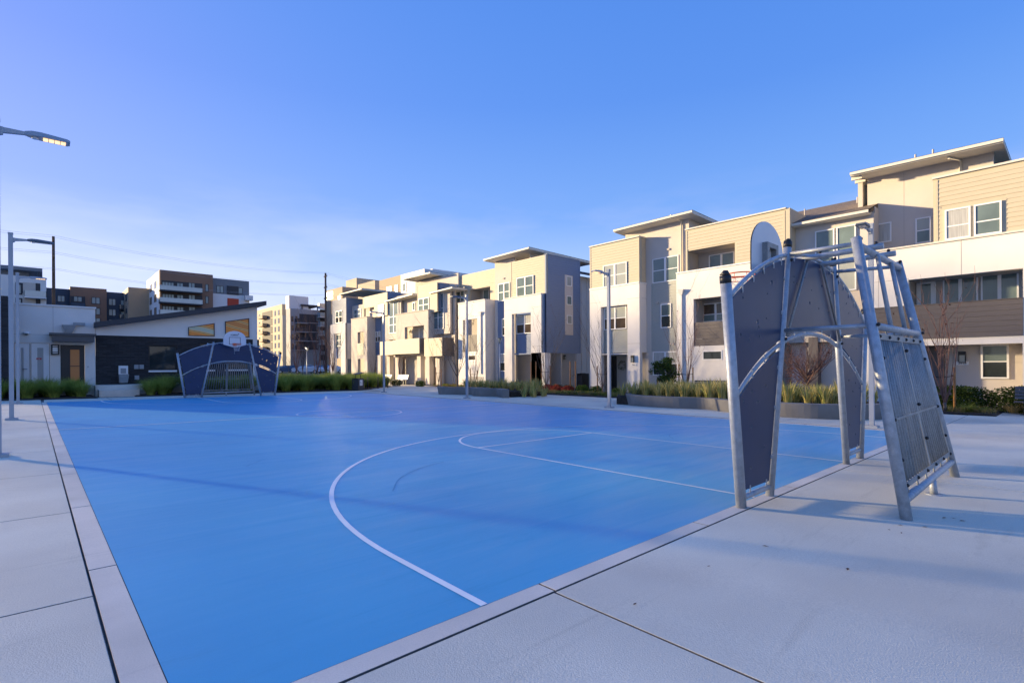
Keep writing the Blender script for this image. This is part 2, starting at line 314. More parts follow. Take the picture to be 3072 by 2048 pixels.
def siding(fr, s0, s1, z0, z1, holes, m, parent, n=0, pitch=.185, single=True, trim=None):
    """lap boards over a wall at offset n; single boards are objects, otherwise one joined part"""
    rows = max(1, round((z1 - z0) / pitch)); p = (z1 - z0) / rows; big = MB()
    for r in range(rows):
        za, zb = z0 + r * p, z0 + (r + 1) * p
        spans = [(s0, s1)]
        for h in holes:
            if h[2] < zb - .3 * p and h[3] > za + .3 * p:
                spans = [t for a, b in spans for t in ((a, min(b, h[0])), (max(a, h[1]), b)) if t[1] - t[0] > .04]
        for a, b in spans:
            mb = MB() if single else big
            lo, hi = n + .022, n + .006
            c = [fr.P(a, lo, za), fr.P(b, lo, za), fr.P(b, n + .001, za), fr.P(a, n + .001, za)]
            t = [fr.P(a, hi, zb - .001), fr.P(b, hi, zb - .001), fr.P(b, n + .001, zb - .001), fr.P(a, n + .001, zb - .001)]
            mb.hexa(c + t)
            if single: part('board', mb, m, parent)
    if not single: part('siding', big, m, parent)
    if trim:
        w = .09
        for a, b in ((s0 - w, s0), (s1, s1 + w)): mb = MB(); fbox(mb, fr, a, b, n, n + .03, z0, z1); part('corner_trim', mb, trim, parent)
PR = random.Random(21)
PV_HI = {'pane_hi': ['pane_hi', 'pane_hi', 'pane_cool', 'blind', 'curtain'], 'blind': ['blind', 'blind', 'curtain', 'pane_hi'], 'pane_lo': ['pane_lo', 'pane_lo', 'pane_warm', 'pane_hi']}
def window(fr, s0, s1, z0, z1, parent, n=0, cols=1, split=.5, hi='pane_hi', lo='pane_lo', fm='white', fw=.06, rec=.01, mull=.06, trimw=0):
    mb = MB(); o = .04
    def bar(a, b, c, d, n0=n - rec, n1=n + o): fbox(mb, fr, a, b, n0, n1, c, d)
    bar(s0, s1, z0, z0 + fw); bar(s0, s1, z1 - fw, z1); bar(s0, s0 + fw, z0 + fw, z1 - fw); bar(s1 - fw, s1, z0 + fw, z1 - fw)
    w = (s1 - s0) / cols
    for k in range(1, cols): bar(s0 + k * w - mull, s0 + k * w + mull, z0 + fw, z1 - fw)
    sp = sorted(split) if isinstance(split, (list, tuple)) else ([split] if split else [])
    zz = [z0 + fw] + [z0 + (z1 - z0) * q for q in sp] + [z1 - fw]
    for k in range(cols):
        a = s0 + k * w + (mull if k else fw); b = s0 + (k + 1) * w - (mull if k < cols - 1 else fw)
        for q in zz[1:-1]: bar(a, b, q - .025, q + .025, n - rec, n + o * .6)
    wo = part('window', mb, M[fm], parent)
    hi = PR.choice(PV_HI.get(hi, [hi])); lo = PR.choice(PV_HI.get(lo, [lo]))
    for k in range(cols):
        a = s0 + k * w + (mull if k else fw); b = s0 + (k + 1) * w - (mull if k < cols - 1 else fw)
        for j in range(len(zz) - 1):
            pm = MB(); c = zz[j] + (.025 if j else 0); d = zz[j + 1] - (.025 if j < len(zz) - 2 else 0)
            fbox(pm, fr, a, b, n - rec - .02, n - rec + .022, c, d)
            part('pane', pm, M[hi] if j == len(zz) - 2 and len(zz) > 2 else M[lo], wo)
    return wo
def box_part(name, fr, s0, s1, n0, n1, z0, z1, m, parent, **kw):
    mb = MB(); fbox(mb, fr, s0, s1, n0, n1, z0, z1); return part(name, mb, M[m] if isinstance(m, str) else m, parent, **kw)
def text(name, s, fr, sc, z, size, m, parent, n=.0, flip=False):
    cu = bpy.data.curves.new('t', 'FONT'); cu.body = s; cu.size = size; cu.align_x = 'CENTER'; cu.align_y = 'CENTER'; cu.extrude = .002
    o = bpy.data.objects.new('t', cu); COL.objects.link(o); dg = bpy.context.evaluated_depsgraph_get(); me = bpy.data.meshes.new_from_object(o.evaluated_get(dg))
    bpy.data.objects.remove(o)
    p = Vector(fr.P(sc, n, z))
    if fr.k == 'U': mw = Matrix(((0, 0, -1), (-1, 0, 0), (0, 1, 0)))
    else: mw = Matrix(((1, 0, 0), (0, 0, -1), (0, 1, 0)))
    me.transform(Matrix.Translation(p) @ mw.to_4x4()); me.materials.clear(); me.materials.append(m)
    return link(name, me, parent)

#GROUND
# ---------------------------------------------------------------- ground, court, paving
def sheet(poly, off, nx=1):
    """flat polygon following the gentle fall of the plaza"""
    mb = MB(); mb.q([(u, v, gz(u, v) + off) for u, v in poly]); return mb
def ground_grid():
    mb = MB(); us = [-1500, -400, -120, -10, 35, 120, 400, 1500]; vs = [-1500, -300, -60, -10, 60, 150, 400, 1500]
    for i in range(len(us) - 1):
        for j in range(len(vs) - 1):
            mb.q([(a, b, gz(a, b) - .16) for a, b in ((us[i], vs[j]), (us[i + 1], vs[j]), (us[i + 1], vs[j + 1]), (us[i], vs[j + 1]))])
    return mb
struct('ground', ground_grid(), M['earth'])
eL = lambda v: .485 - .0115 * v
eR = lambda v: 15.84 + .012 * v
V0, V1 = 2.63, 33.35
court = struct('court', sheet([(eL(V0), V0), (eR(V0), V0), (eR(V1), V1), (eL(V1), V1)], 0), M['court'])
def strip(pts, w, closed=False, off=.004):
    mb = MB(); k = len(pts); L_, R_ = [], []
    for i in range(k):
        a = Vector(pts[(i - 1) % k] if closed or i else pts[i]); b = Vector(pts[(i + 1) % k] if closed or i < k - 1 else pts[i])
        d = (b - a).normalized(); nn = Vector((-d.y, d.x)) * w / 2; p = Vector(pts[i]); L_.append(p + nn); R_.append(p - nn)
    for i in range(k if closed else k - 1):
        j = (i + 1) % k; mb.q([(q.x, q.y, gz(q.x, q.y) + off) for q in (R_[i], R_[j], L_[j], L_[i])])
    return mb
CU = 8.2
def arc(c, r, a0, a1, n=48): return [(c[0] + r * math.cos(R(a0 + (a1 - a0) * i / n)), c[1] + r * math.sin(R(a0 + (a1 - a0) * i / n))) for i in range(n + 1)]
def line(name, pts, closed=False, w=.056, off=.004): struct(name, strip(pts, w, closed, off), M['line'], court)
line('three_point_line', [(CU - 6.06, V0)] + arc((CU, 3.83), 6.06, 180, 0, 72) + [(CU + 6.06, V0)])
line('three_point_line', [(CU - 6.06, V1)] + arc((CU, 31.95), 6.06, 180, 360, 72) + [(CU + 6.06, V1)], w=.075)
line('lane_line', [(CU - 1.81, V0), (CU - 1.81, 8.03)] + arc((CU, 8.03), 1.81, 180, 0)[1:-1] + [(CU + 1.81, 8.03), (CU + 1.81, V0)], w=.05)
line('lane_line', [(CU - 1.81, V1), (CU - 1.81, 27.7)] + arc((CU, 27.7), 1.81, 180, 360)[1:-1] + [(CU + 1.81, 27.7), (CU + 1.81, V1)], w=.075)
line('free_throw_line', [(CU - 1.785, 8.03), (CU + 1.785, 8.03)]); line('free_throw_line', [(CU - 1.785, 27.7), (CU + 1.785, 27.7)], w=.075)
line('halfway_line', [(eL(17.7), 17.72), (eR(17.7), 17.62)], off=.008, w=.07)
line('centre_circle', arc((CU, 17.67), 1.8, 0, 360)[:-1], True, w=.07)
# plaza base (filler that shows in the joints) with slabs standing 12 mm proud of it
mb = MB()
for a, b in ((-30, -10), (-10, 30)):
    for c, d in ((-12, -10), (-10, 50)): mb.q([(p, q, gz(p, q) - .022) for p, q in ((a, c), (b, c), (b, d), (a, d))])
plaza = struct('plaza', mb, M['joint'])
def hslab(mb, poly, top=.0, bot=-.03, ch=.004):
    """a slab with a chamfered arris"""
    c = Vector((sum(p[0] for p in poly) / len(poly), sum(p[1] for p in poly) / len(poly))); k = len(poly)
    ins = [tuple(Vector(p) + (c - Vector(p)).normalized() * ch) for p in poly]
    b = len(mb.v); z = lambda p, o: (p[0], p[1], gz(*p) + o)
    mb.v += [z(p, bot) for p in poly] + [z(p, top - ch * .5) for p in poly] + [z(p, top) for p in ins]
    for i in range(k):
        j = (i + 1) % k
        for o in (0, k): mb.f.append((b + o + i, b + o + j, b + o + k + j, b + o + k + i)); mb.m.append(1 if o == 0 else 0); mb.sm.append(False)
    mb.f.append(tuple(b + 2 * k + i for i in range(k))); mb.m.append(0); mb.sm.append(False)
def slab(name, poly, m, top=0.0): mb = MB(); hslab(mb, poly, top); link(name, mb.mesh(name, [m, M['joint']]), plaza)
def q4(a, b, c, d): return [(a, c), (b, c), (b, d), (a, d)]
rnd = random.Random(4)
# narrow kerb band round the court
JW = .008
nb = [(-.1 + .0)] + []
us = [eL(V0) - .17, 2.65, 4.89, 7.3, 9.75, 12.2, 14.5, 16.02]
for a, b in zip(us, us[1:]): slab('kerb_slab', q4(a + JW, b - JW, 2.468, 2.63 - .006), M['conc2'], .002)
vs = [2.63, 5.15, 7.6, 10.1, 12.6, 15.1, 17.6, 20.1, 22.6, 25.1, 27.6, 30.1, 33.35]
for a, b in zip(vs, vs[1:]):
    slab('kerb_slab', [(eL(a) - .175, a + JW), (eL(a) - .005, a + JW), (eL(b) - .005, b - JW), (eL(b) - .175, b - JW)], M['conc2'], .002)
    slab('kerb_slab', [(eR(a) + .005, a + JW), (eR(a) + .175, a + JW), (eR(b) + .175, b - JW), (eR(b) + .005, b - JW)], M['conc2'], .002)
for a, b in zip(us, us[1:]): slab('kerb_slab', q4(a + JW, b - JW, 33.357, 33.55), M['conc2'], .002)
# near paving beyond the baseline
G2 = .009
rows = [(-9, -5.5), (-5.5, -2.0), (-2.0, 1.06), (1.06, 2.46)]
uss = [-6.2, .30, 2.63, 9.2, 16.02, 19.8, 23.4, 28.2]
for i, (a, b) in enumerate(zip(uss, uss[1:])):
    for c, d in ((-11.5, -6.0), (-6.0, -.9), (-.9, 2.455)):
        if a >= 19: d = min(d, 2.455)
        slab('slab', [(a + G2, c + G2), (b - G2, c + G2), (b - G2, d - G2 * .6), (a + G2, d - G2 * .6)], M['conc'])
# left walk
vsl = [2.455, 4.55, 7.4, 10.3, 13.3, 16.15, 19.0, 21.9, 25, 28.2, 31.4, 34.0, 36.5]
for a, b in zip(vsl, vsl[1:]):
    e0, e1 = eL(a) - .190, eL(b) - .190
    slab('slab', [(-3.2 + G2, a + G2), (e0, a + G2), (e1, b - G2), (-3.2 + G2, b - G2)], M['conc'])
    slab('slab', [(-8, a + G2), (-3.2 - G2, a + G2), (-3.2 - G2, b - G2), (-8, b - G2)], M['conc'])
# strip behind the far baseline
for a, b in zip([.0, 2.6, 5.2, 7.8, 10.4, 13, 15.6], [2.6, 5.2, 7.8, 10.4, 13, 15.6, 18.0]):
    slab('slab', q4(a + G2, b - G2, 33.57, 36.6), M['conc'])
# right plaza between the court and the townhouse beds
rv = [2.455, 6.0, 9.5, 13.0, 16.5, 20.0, 23.5, 27.0, 30.5, 34.0, 37.5, 41, 44.5, 48]
for a, b in zip(rv, rv[1:]):
    for c, d in ((16.22, 19.8), (19.8, 23.4)):
        cc = c if a < 33 else 18.0
        if cc < d - .2 and not (a > 37 and c < 19):
            slab('slab', [(max(cc, c) + G2 + .012 * (a - 2.4) * (c < 17), a + G2), (d - G2, a + G2), (d - G2, b - G2), (max(cc, c) + G2 + .012 * (a - 2.4) * (c < 17), b - G2)], M['conc'])
    if a > 20:
        e = lambda v: 23.4 + max(0, (v - 23)) * .225
        if e(b) > 23.6: slab('slab', [(23.4 + G2, a + G2), (max(e(a), 23.45), a + G2), (e(b), b - G2), (23.4 + G2, b - G2)], M['conc'])
slab('slab', q4(24.4, 27, -1.2, 1.68), M['conc'], .01)
# planting beds of dark mulch
def bed(name, poly, h=.06, m='soil'):
    mb = MB(); hslab(mb, poly, h, -.1, .1); o = struct(name, mb, [M[m], M[m]]); return o
bed('mulch_bed', [(23.45, 1.75), (28.45, 1.75), (28.45, 30), (24.9, 30), (23.45, 23.2)])
bed('mulch_bed', [(24.9, 30.02), (28.45, 30.02), (30, 52), (29.9, 52)])
bed('mulch_bed', [(-9, 36.62), (2.2, 36.1), (2.2, 41), (-9, 41)])
bed('mulch_bed', [(4.0, 36.62), (18.2, 37.3), (24.2, 43.3), (26, 50), (4.0, 50)])
mb = MB(); mb.q([(-60, 62, .42), (75, 62, .42), (75, 235, .42), (-60, 235, .42)]); struct('parking_lot', mb, M['asph'])
mb = MB(); mb.q([(2, 50, gz(2, 50) - .02), (27, 50, gz(27, 50) - .02), (30, 62, .40), (2, 62, .40)]); struct('grass_slope', mb, M['earth'])
mb = MB(); mb.hexa([(10, 52, -.2), (26, 52, -.2), (26, 54.5, -.1), (10, 54.5, -.1), (10, 52, .12), (26, 52, .12), (26, 54.5, .22), (10, 54.5, .22)]); struct('path', mb, M['conc'])
# manhole cover on the left walk
mb = MB(); mb.box(-.62, -.2, -.1, .1, 0, .004); mb.box(-.6, -.22, -.085, .085, .004, .006)
o = thing('utility_cover', 'small flat utility cover set in the left walk beside the tall lamp post', 'cover', (-.25, 13.55, gz(-.4, 13.6) + .001)); part('cover_plate', mb, M['conc2'], o)

#GOALS
# ---------------------------------------------------------------- ball game frames (multi sport goals)
def seg_arc(Rad, zc, x0, x1, n=14): return [(x0 + (x1 - x0) * i / n, 0, zc + math.sqrt(Rad * Rad - (x0 + (x1 - x0) * i / n) ** 2)) for i in range(n + 1)]
RO, ZO = 4.83, 3.17 - 4.83
RI, ZI = 4.42, 2.065 - 4.42
p1x = lambda z: 2.38 + .37 * z / 2.62
p2x = lambda z: 1.59 - .66 * z / 3.25
def make_goal(loc, rz, label, first=None):
    t = thing('sports_goal', label, 'sports goal', loc, rz, 'steel ball game goals with climbing panels')
    mg = M['galv']
    for s in (-1, 1):
        mb = MB(); mb.tube([(s * 2.38, 0, -.02), (s * p1x(2.52), 0, 2.52)], .058, 20); part('post', mb, mg, t)
        mb = MB(); mb.tube([(s * p1x(2.52), 0, 2.52), (s * p1x(2.60), 0, 2.60)], .060, 16); mb.tube([(s * p1x(2.60), 0, 2.60), (s * p1x(2.655), -.01, 2.655)], .060, 16, r1=.022); part('post_cap', mb, M['black'], t)
        mb = MB(); mb.tube([(s * 1.59, 0, -.02), (s * p2x(3.17), 0, 3.17)], .050, 18); part('post', mb, mg, t)
        mb = MB(); mb.tube([(s * p2x(3.17), 0, 3.17), (s * p2x(3.25), 0, 3.25)], .052, 16); mb.tube([(s * p2x(3.25), 0, 3.25), (s * p2x(3.29), -.01, 3.29)], .052, 16, r1=.02); part('post_cap', mb, M['black'], t)
        # outer and lower arch pieces between the posts
        mb = MB(); mb.tube(seg_arc(RO, ZO, s * (p1x(2.4) - .05), s * (p2x(3.1) + .04)), .026, 10); part('arch_tube', mb, mg, t)
        mb = MB(); mb.tube(seg_arc(RI, ZI, s * (p1x(1.35) - .05), s * (p2x(1.95) + .04)), .026, 10); part('arch_tube', mb, mg, t)
        # foot rail
        mb = MB(); mb.tube([(s * 1.62, 0, .13), (s * 2.36, 0, .13)], .032, 10); part('foot_rail', mb, mg, t)
        # rear posts and rails running back to them
        mb = MB(); mb.tube([(s * 1.60, -1.37, -.02), (s * 1.06, -.80, 3.13)], .055, 18); part('rear_post', mb, mg, t)
        mb = MB(); mb.tube([(s * p2x(3.08), 0, 3.08), (s * 1.07, -.80, 3.06)], .027, 10); part('top_rail', mb, mg, t)
        mb = MB(); mb.tube([(s * p2x(2.07), 0, 2.07), (s * 1.24, -1.0, 2.07)], .027, 10); part('side_rail', mb, mg, t)
        mb = MB(); mb.tube([(s * .33, .56, 3.10), (s * .33, -.92, 3.13)], .038, 12); part('beam', mb, mg, t)
        mb = MB(); mb.tube([(s * .30, -.04, 3.10), (s * 1.12, -.05, 2.0)], .017, 8); part('brace', mb, M['galvd'], t)
        mb = MB(); mb.tube([(s * .36, -.86, 3.02), (s * .40, -1.01, 2.07)], .026, 10); part('rear_bar', mb, mg, t)
    mb = MB(); mb.tube(seg_arc(RO, ZO, -p2x(3.1) + .04, p2x(3.1) - .04), .026, 10); part('arch_tube', mb, mg, t)
    mb = MB(); mb.tube(seg_arc(RI, ZI, -p2x(2.0) + .04, p2x(2.0) - .04), .026, 10); part('arch_tube', mb, mg, t)
    mb = MB(); mb.tube([(-1.07, -.82, 3.04), (1.07, -.82, 3.04)], .044, 14); part('rear_rail', mb, mg, t)
    mb = MB(); mb.tube([(-1.24, -1.0, 2.07), (1.24, -1.0, 2.07)], .044, 14); part('rear_rail', mb, mg, t)
    mb = MB(); mb.tube([(-1.56, -1.33, .20), (1.56, -1.33, .20)], .044, 14); part('rear_rail', mb, mg, t)
    mb = MB(); mb.tube([(0, -1.34, .18), (0, -1.36, -.01)], .04, 12); mb.tube([(0, -1.36, -.005), (0, -1.36, .012)], .09, 14); part('foot', mb, mg, t)
    # slatted back: vertical bars in a flat frame
    rp = lambda z: -1.37 + .57 * z / 3.13
    hw = lambda z: 1.60 - .54 * z / 3.13 - .11
    zt, zb = 1.95, .34
    n = 22
    for i in range(n):
        f = (i + .5) / n * 2 - 1
        if abs(f) < .04: continue
        mb = MB(); mb.tube([(f * hw(zb), rp(zb), zb + .02), (f * hw(zt), rp(zt), zt - .02)], .021, 8); part('slat', mb, M['galvd'], t)
    for z, h in ((zt, .035), (zb, .03), (1.02, .012)):
        mb = MB(); mb.box(-hw(z), hw(z), rp(z) - .028, rp(z) - .02, z - h, z + h); part('frame_strip', mb, M['galvd'], t)
    for f in (-1, 0, 1):
        mb = MB(); a, b = f * hw(zb), f * hw(zt); w = .03
        mb.hexa([(a - w, rp(zb) - .022, zb), (a + w, rp(zb) - .022, zb), (a + w, rp(zb) + .022, zb), (a - w, rp(zb) + .022, zb), (b - w, rp(zt) - .022, zt), (b + w, rp(zt) - .022, zt), (b + w, rp(zt) + .022, zt), (b - w, rp(zt) + .022, zt)])
        part('frame_strip', mb, M['galvd'], t)
    cap = MB(); cap.sphere((0, 0, 0), .022, .022, .022, 8, 5); cme = cap.mesh('bolt_cap', M['black'])
    for z, k in ((zt, 6), (zb, 6)):
        for i in range(k): f = (i / (k - 1) * 2 - 1) * .98; link('bolt_cap', cme, t, (f * hw(z), rp(z) - .03, z))
        mb = MB()
        for i in range(k):
            f = (i / (k - 1) * 2 - 1) * .9; zz = 2.07 if z > 1 else .2; mb.tube([(f * hw(z), rp(z), z), (f * hw(z), rp(zz), zz)], .012, 6)
        part('lug', mb, M['galvd'], t)
    for z in (1.7, 1.02, .6):
        for f in (-1, 0, 1): link('bolt_cap', cme, t, (f * hw(z), rp(z) - .03, z + (.1 if f == 0 else 0)))
    for s in (-1, 1):
        for (x, y, z) in ((s * p2x(3.05), -.055, 3.0), (s * p2x(2.0), -.055, 1.96), (s * 1.02, -.84, 3.12), (s * .33, -.84, 3.18), (s * .33, -.2, 3.17), (s * 1.26, -1.06, 2.08)): link('bolt_cap', cme, t, (x, y, z))
    # climbing panels with real holes
    outer = lambda x: ZO + math.sqrt(RO * RO - x * x) - .055
    inner = lambda x, o: ZI + math.sqrt(RI * RI - x * x) + o
    HOLES = []
    for (hx, hy, r) in [(677,685,.034),(633,787,.016),(404,822,.018),(620,1018,.016),(540,1052,.03),(547,1102,.022),(378,1170,.02),(460,1222,.02),(553,1190,.018),(888,632,.017),(885,684,.015),(912,700,.02),(988,640,.014),(1148,722,.022),(1033,878,.022),(1117,933,.015),(1213,960,.018),(1232,782,.015),(1377,888,.018),(1398,980,.014),(1436,1195,.018),(1425,1285,.014),(1465,1315,.014),(1502,1290,.014),(1050,760,.012)]:
        HOLES.append((2100 + hx / 3.136, 640 + hy / 3.136, r))
    for (hx, hy, r) in [(527,137,.022),(460,308,.02),(585,262,.02),(380,392,.02),(512,405,.02),(450,627,.02),(562,815,.02),(440,995,.02),(1372,130,.02),(1338,222,.02),(1397,245,.018),(1430,293,.018),(1373,320,.02),(1397,460,.02),(1338,622,.02),(1393,707,.02)]:
        HOLES.append((2100 + hx / 3.015, 1080 + hy / 3.015, r))
    hs_ = []
    for (x, y, r) in HOLES:
        q = ray(x, y); tt = 2.54 / q[1]; hs_.append((q[0] * tt - 8.2, H + q[2] * tt - gz(8.2, 2.54), r))
    def panel(poly):
        hol = [h for h in hs_ if inside(h, poly, .05)]
        loops = [[Vector((x, z, 0)) for x, z in poly]] + [[Vector((h[0] + h[2] * math.cos(-2 * math.pi * i / 10), h[1] + h[2] * math.sin(-2 * math.pi * i / 10), 0)) for i in range(10)] for h in hol]
        tris = tessellate_polygon(loops); flat = [p for lo in loops for p in lo]; N = len(flat); mb = MB(); th = .011
        mb.v = [(p.x, -th, p.y) for p in flat] + [(p.x, th, p.y) for p in flat]
        for tr in tris: mb.f.append(tuple(tr)); mb.f.append(tuple(N + i for i in reversed(tr))); mb.m += [0, 0]; mb.sm += [False, False]
        b = 0
        for lo in loops:
            k = len(lo)
            for i in range(k): j = (i + 1) % k; mb.f.append((b + i, b + j, N + b + j, N + b + i)); mb.m.append(0); mb.sm.append(False)
            b += k
        part('climbing_panel', mb, M['navy'], t)
    def inside(h, poly, mrg):
        x, z = h[0], h[1]; c = False; k = len(poly)
        for i in range(k):
            a, b = poly[i], poly[i - 1]
            if (a[1] > z) != (b[1] > z) and x < (b[0] - a[0]) * (z - a[1]) / (b[1] - a[1]) + a[0]: c = not c
            e = Vector(b) - Vector(a); w = Vector((x, z)) - Vector(a); tt = max(0, min(1, w.dot(e) / max(e.length_squared, 1e-9)))
            if (w - e * tt).length < h[2] + .015: return False
        return c
    ln = lambda a, b, n: [a + (b - a) * i / n for i in range(n + 1)]
    for s in (-1, 1):
        xs = ln(p1x(1.3) - .10, p2x(1.9) + .07, 8)                # lower side panel
        poly = [(p1x(.2) - .09, .21), (p1x(1.25) - .10, inner(p1x(1.25) - .1, -.07))] + [(x, inner(x, -.07)) for x in xs[1:-1]] + [(p2x(1.9) + .07, inner(p2x(1.9) + .07, -.07)), (p2x(.2) + .08, .21)]
        panel([(s * x, z) for x, z in poly])
        a, b = p1x(2.35) - .10, p2x(3.0) + .08
        poly = [(x, outer(x)) for x in ln(a, b, 9)] + [(p2x(2.05) + .07, inner(p2x(2.05) + .07, .06))] + [(x, inner(x, .06)) for x in ln(p2x(2) + .1, p1x(1.4) - .12, 8)[1:]]
        panel([(s * x, z) for x, z in poly])
    poly = [(x, outer(x)) for x in ln(-p2x(3.0) + .08, p2x(3.0) - .08, 14)] + [(x, inner(x, .06)) for x in ln(p2x(2.05) - .08, -p2x(2.05) + .08, 14)]
    panel(poly)
    # bracket lugs that hold the panels
    br = MB(); br.box(-.014, .014, -.018, -.012, -.055, .055); br.sphere((0, -.02, -.035), .009, .006, .009, 8, 4); bme = br.mesh('bracket', M['galv'])
    bs = MB(); bs.tube([(0, -.018, 0), (0, -.010, 0)], .026, 10); bs.sphere((0, -.02, 0), .009, .006, .009, 8, 4); bsm = bs.mesh('bracket', M['galv'])
    for s in (-1, 1):
        for x in (2.35, 2.05, 1.75, 1.45, 1.2): link('bracket', bme, t, (s * x, 0, outer(x)))
        for x in (2.1, 1.75): link('bracket', bme, t, (s * x, 0, inner(x, -.0)))
        for x in (.75, .35): link('bracket', bme, t, (s * x, 0, outer(x) + .01)); link('bracket', bme, t, (s * x, 0, inner(x, .035)))
        for z in (.6, 1.15, 1.75, 2.2): link('bracket', bsm, t, (s * (p1x(z) - .075), 0, z))
        for z in (.5, 1.1, 1.6, 2.3, 2.75): link('bracket', bsm, t, (s * (p2x(z) + .068), 0, z))
        for z in (2.3, 2.75): link('bracket', bsm, t, (s * (p2x(z) - .068), 0, z))
        for x in (1.72, 2.18): link('bracket', bme, t, (s * x, 0, .19))
    # backboard, hoop and net
    pts = [(-.60, 2.93)] 
    prof = [(-.60, 3.02)] + [(-.60 + .0, 3.28)] + [(.60 * math.cos(R(a)), 3.35 + .46 * math.sin(R(a))) for a in range(170, 5, -10)] + [(.60, 3.28), (.60, 3.02), (.12, 2.88), (-.12, 2.88)]
    mb = MB(); k = len(prof); yb, yf = .61, .628
    mb.q([(x, yb, z) for x, z in prof]); mb.q([(x, yf, z) for x, z in reversed(prof)])
    for i in range(k): j = (i + 1) % k; mb.q([(prof[i][0], yb, prof[i][1]), (prof[j][0], yb, prof[j][1]), (prof[j][0], yf, prof[j][1]), (prof[i][0], yf, prof[i][1])], 1)
    bb = part('backboard', mb, [M['board'], M['black']], t)
    mb = MB()
    for a in ((-.30, .30, 3.43, 3.452), (-.30, .30, 3.03, 3.052), (-.30, -.275, 3.052, 3.43), (.275, .30, 3.052, 3.43)): mb.box(a[0], a[1], yf + .001, yf + .004, a[2], a[3])
    part('target_line', mb, M['black'], bb)
    cu = bpy.data.curves.new('t', 'FONT'); cu.body = 'KOMPAN'; cu.size = .095; cu.align_x = 'CENTER'; cu.extrude = .001; cu.offset = .0025
    o = bpy.data.objects.new('t', cu); COL.objects.link(o); me = bpy.data.meshes.new_from_object(o.evaluated_get(bpy.context.evaluated_depsgraph_get())); bpy.data.objects.remove(o)
    me.transform(Matrix.Translation((0.02, yf + .004, 3.55)) @ Matrix(((-1, 0, 0), (0, 0, 1), (0, 1, 0))).to_4x4()); me.materials.clear(); me.materials.append(M['black']); link('logo_lettering', me, bb)
    mb = MB(); c = (-.20, 3.655)
    for a in range(0, 360, 72):
        a0 = R(a + 100); mb.q([(c[0] + .012 * math.cos(a0 + 1.4), yf + .003, c[1] + .012 * math.sin(a0 + 1.4)), (c[0] + .055 * math.cos(a0), yf + .003, c[1] + .055 * math.sin(a0)), (c[0] + .012 * math.cos(a0 - 1.4), yf + .003, c[1] + .012 * math.sin(a0 - 1.4))])
    mb.box(-.17, .17, yf + .001, yf + .003, 3.512, 3.518); part('logo_star', mb, M['black'], bb)
    mb = MB()
    for a in ((-.21, .21, 3.40, 3.47), (-.21, .21, 3.10, 3.17), (-.21, -.13, 3.17, 3.40), (.13, .21, 3.17, 3.40)): mb.box(a[0], a[1], yb - .075, yb - .002, a[2], a[3])
    part('bracket_frame', mb, M['galvd'], t)
    mb = MB(); mb.tube([(-.36, .53, 3.10), (.36, .53, 3.10)], .034, 12); part('cross_tube', mb, mg, t)
    mb = MB(); rc = (0, yf + .40, 3.05); ring = [(rc[0] + .228 * math.cos(2 * math.pi * i / 32), rc[1] + .228 * math.sin(2 * math.pi * i / 32), 3.07) for i in range(33)]
    mb.tube(ring, .010, 8, caps=False); ring2 = [(p[0], p[1], 2.99) for p in ring]; mb.tube(ring2, .007, 6, caps=False)
    mb.box(-.09, .09, yf + .004, yf + .012, 2.93, 3.07); mb.hexa([(-.09, yf + .01, 3.03), (.09, yf + .01, 3.03), (.05, yf + .09, 3.03), (-.05, yf + .09, 3.03), (-.09, yf + .01, 3.055), (.09, yf + .01, 3.055), (.05, yf + .09, 3.055), (-.05, yf + .09, 3.055)])
    for i in range(0, 32, 4): mb.tube([ring[i], ring2[i]], .004, 5)
    hp = part('hoop', mb, M['orange'], t)
    mb = MB(); NL = 6; rad = [.225, .20, .165, .14, .125, .12]; zz = [2.99, 2.92, 2.85, 2.78, 2.71, 2.64]
    P_ = lambda l, i: (rc[0] + rad[l] * math.cos(2 * math.pi * (i + .5 * (l % 2)) / 12), rc[1] + rad[l] * math.sin(2 * math.pi * (i + .5 * (l % 2)) / 12), zz[l])
    for l in range(NL - 1):
        for i in range(12):
            mb.tube([P_(l, i), P_(l + 1, i)], .0035, 3, caps=False); mb.tube([P_(l, i), P_(l + 1, i - 1 if l % 2 == 0 else i + 1)], .0035, 3, caps=False)
    mb.tube([P_(5, 0), (rc[0] + .13, rc[1] + .02, 2.5)], .004, 3); part('net', mb, M['net'], hp)
    return t
goal = make_goal((8.2, 2.54, gz(8.2, 2.54)), 0, 'large galvanised steel goal with dark blue climbing panels on the near baseline')
dup(goal, (8.2, 33.43, gz(8.2, 33.4)), math.pi, 'dark blue panelled steel goal standing in front of the brick clubhouse on the far baseline')

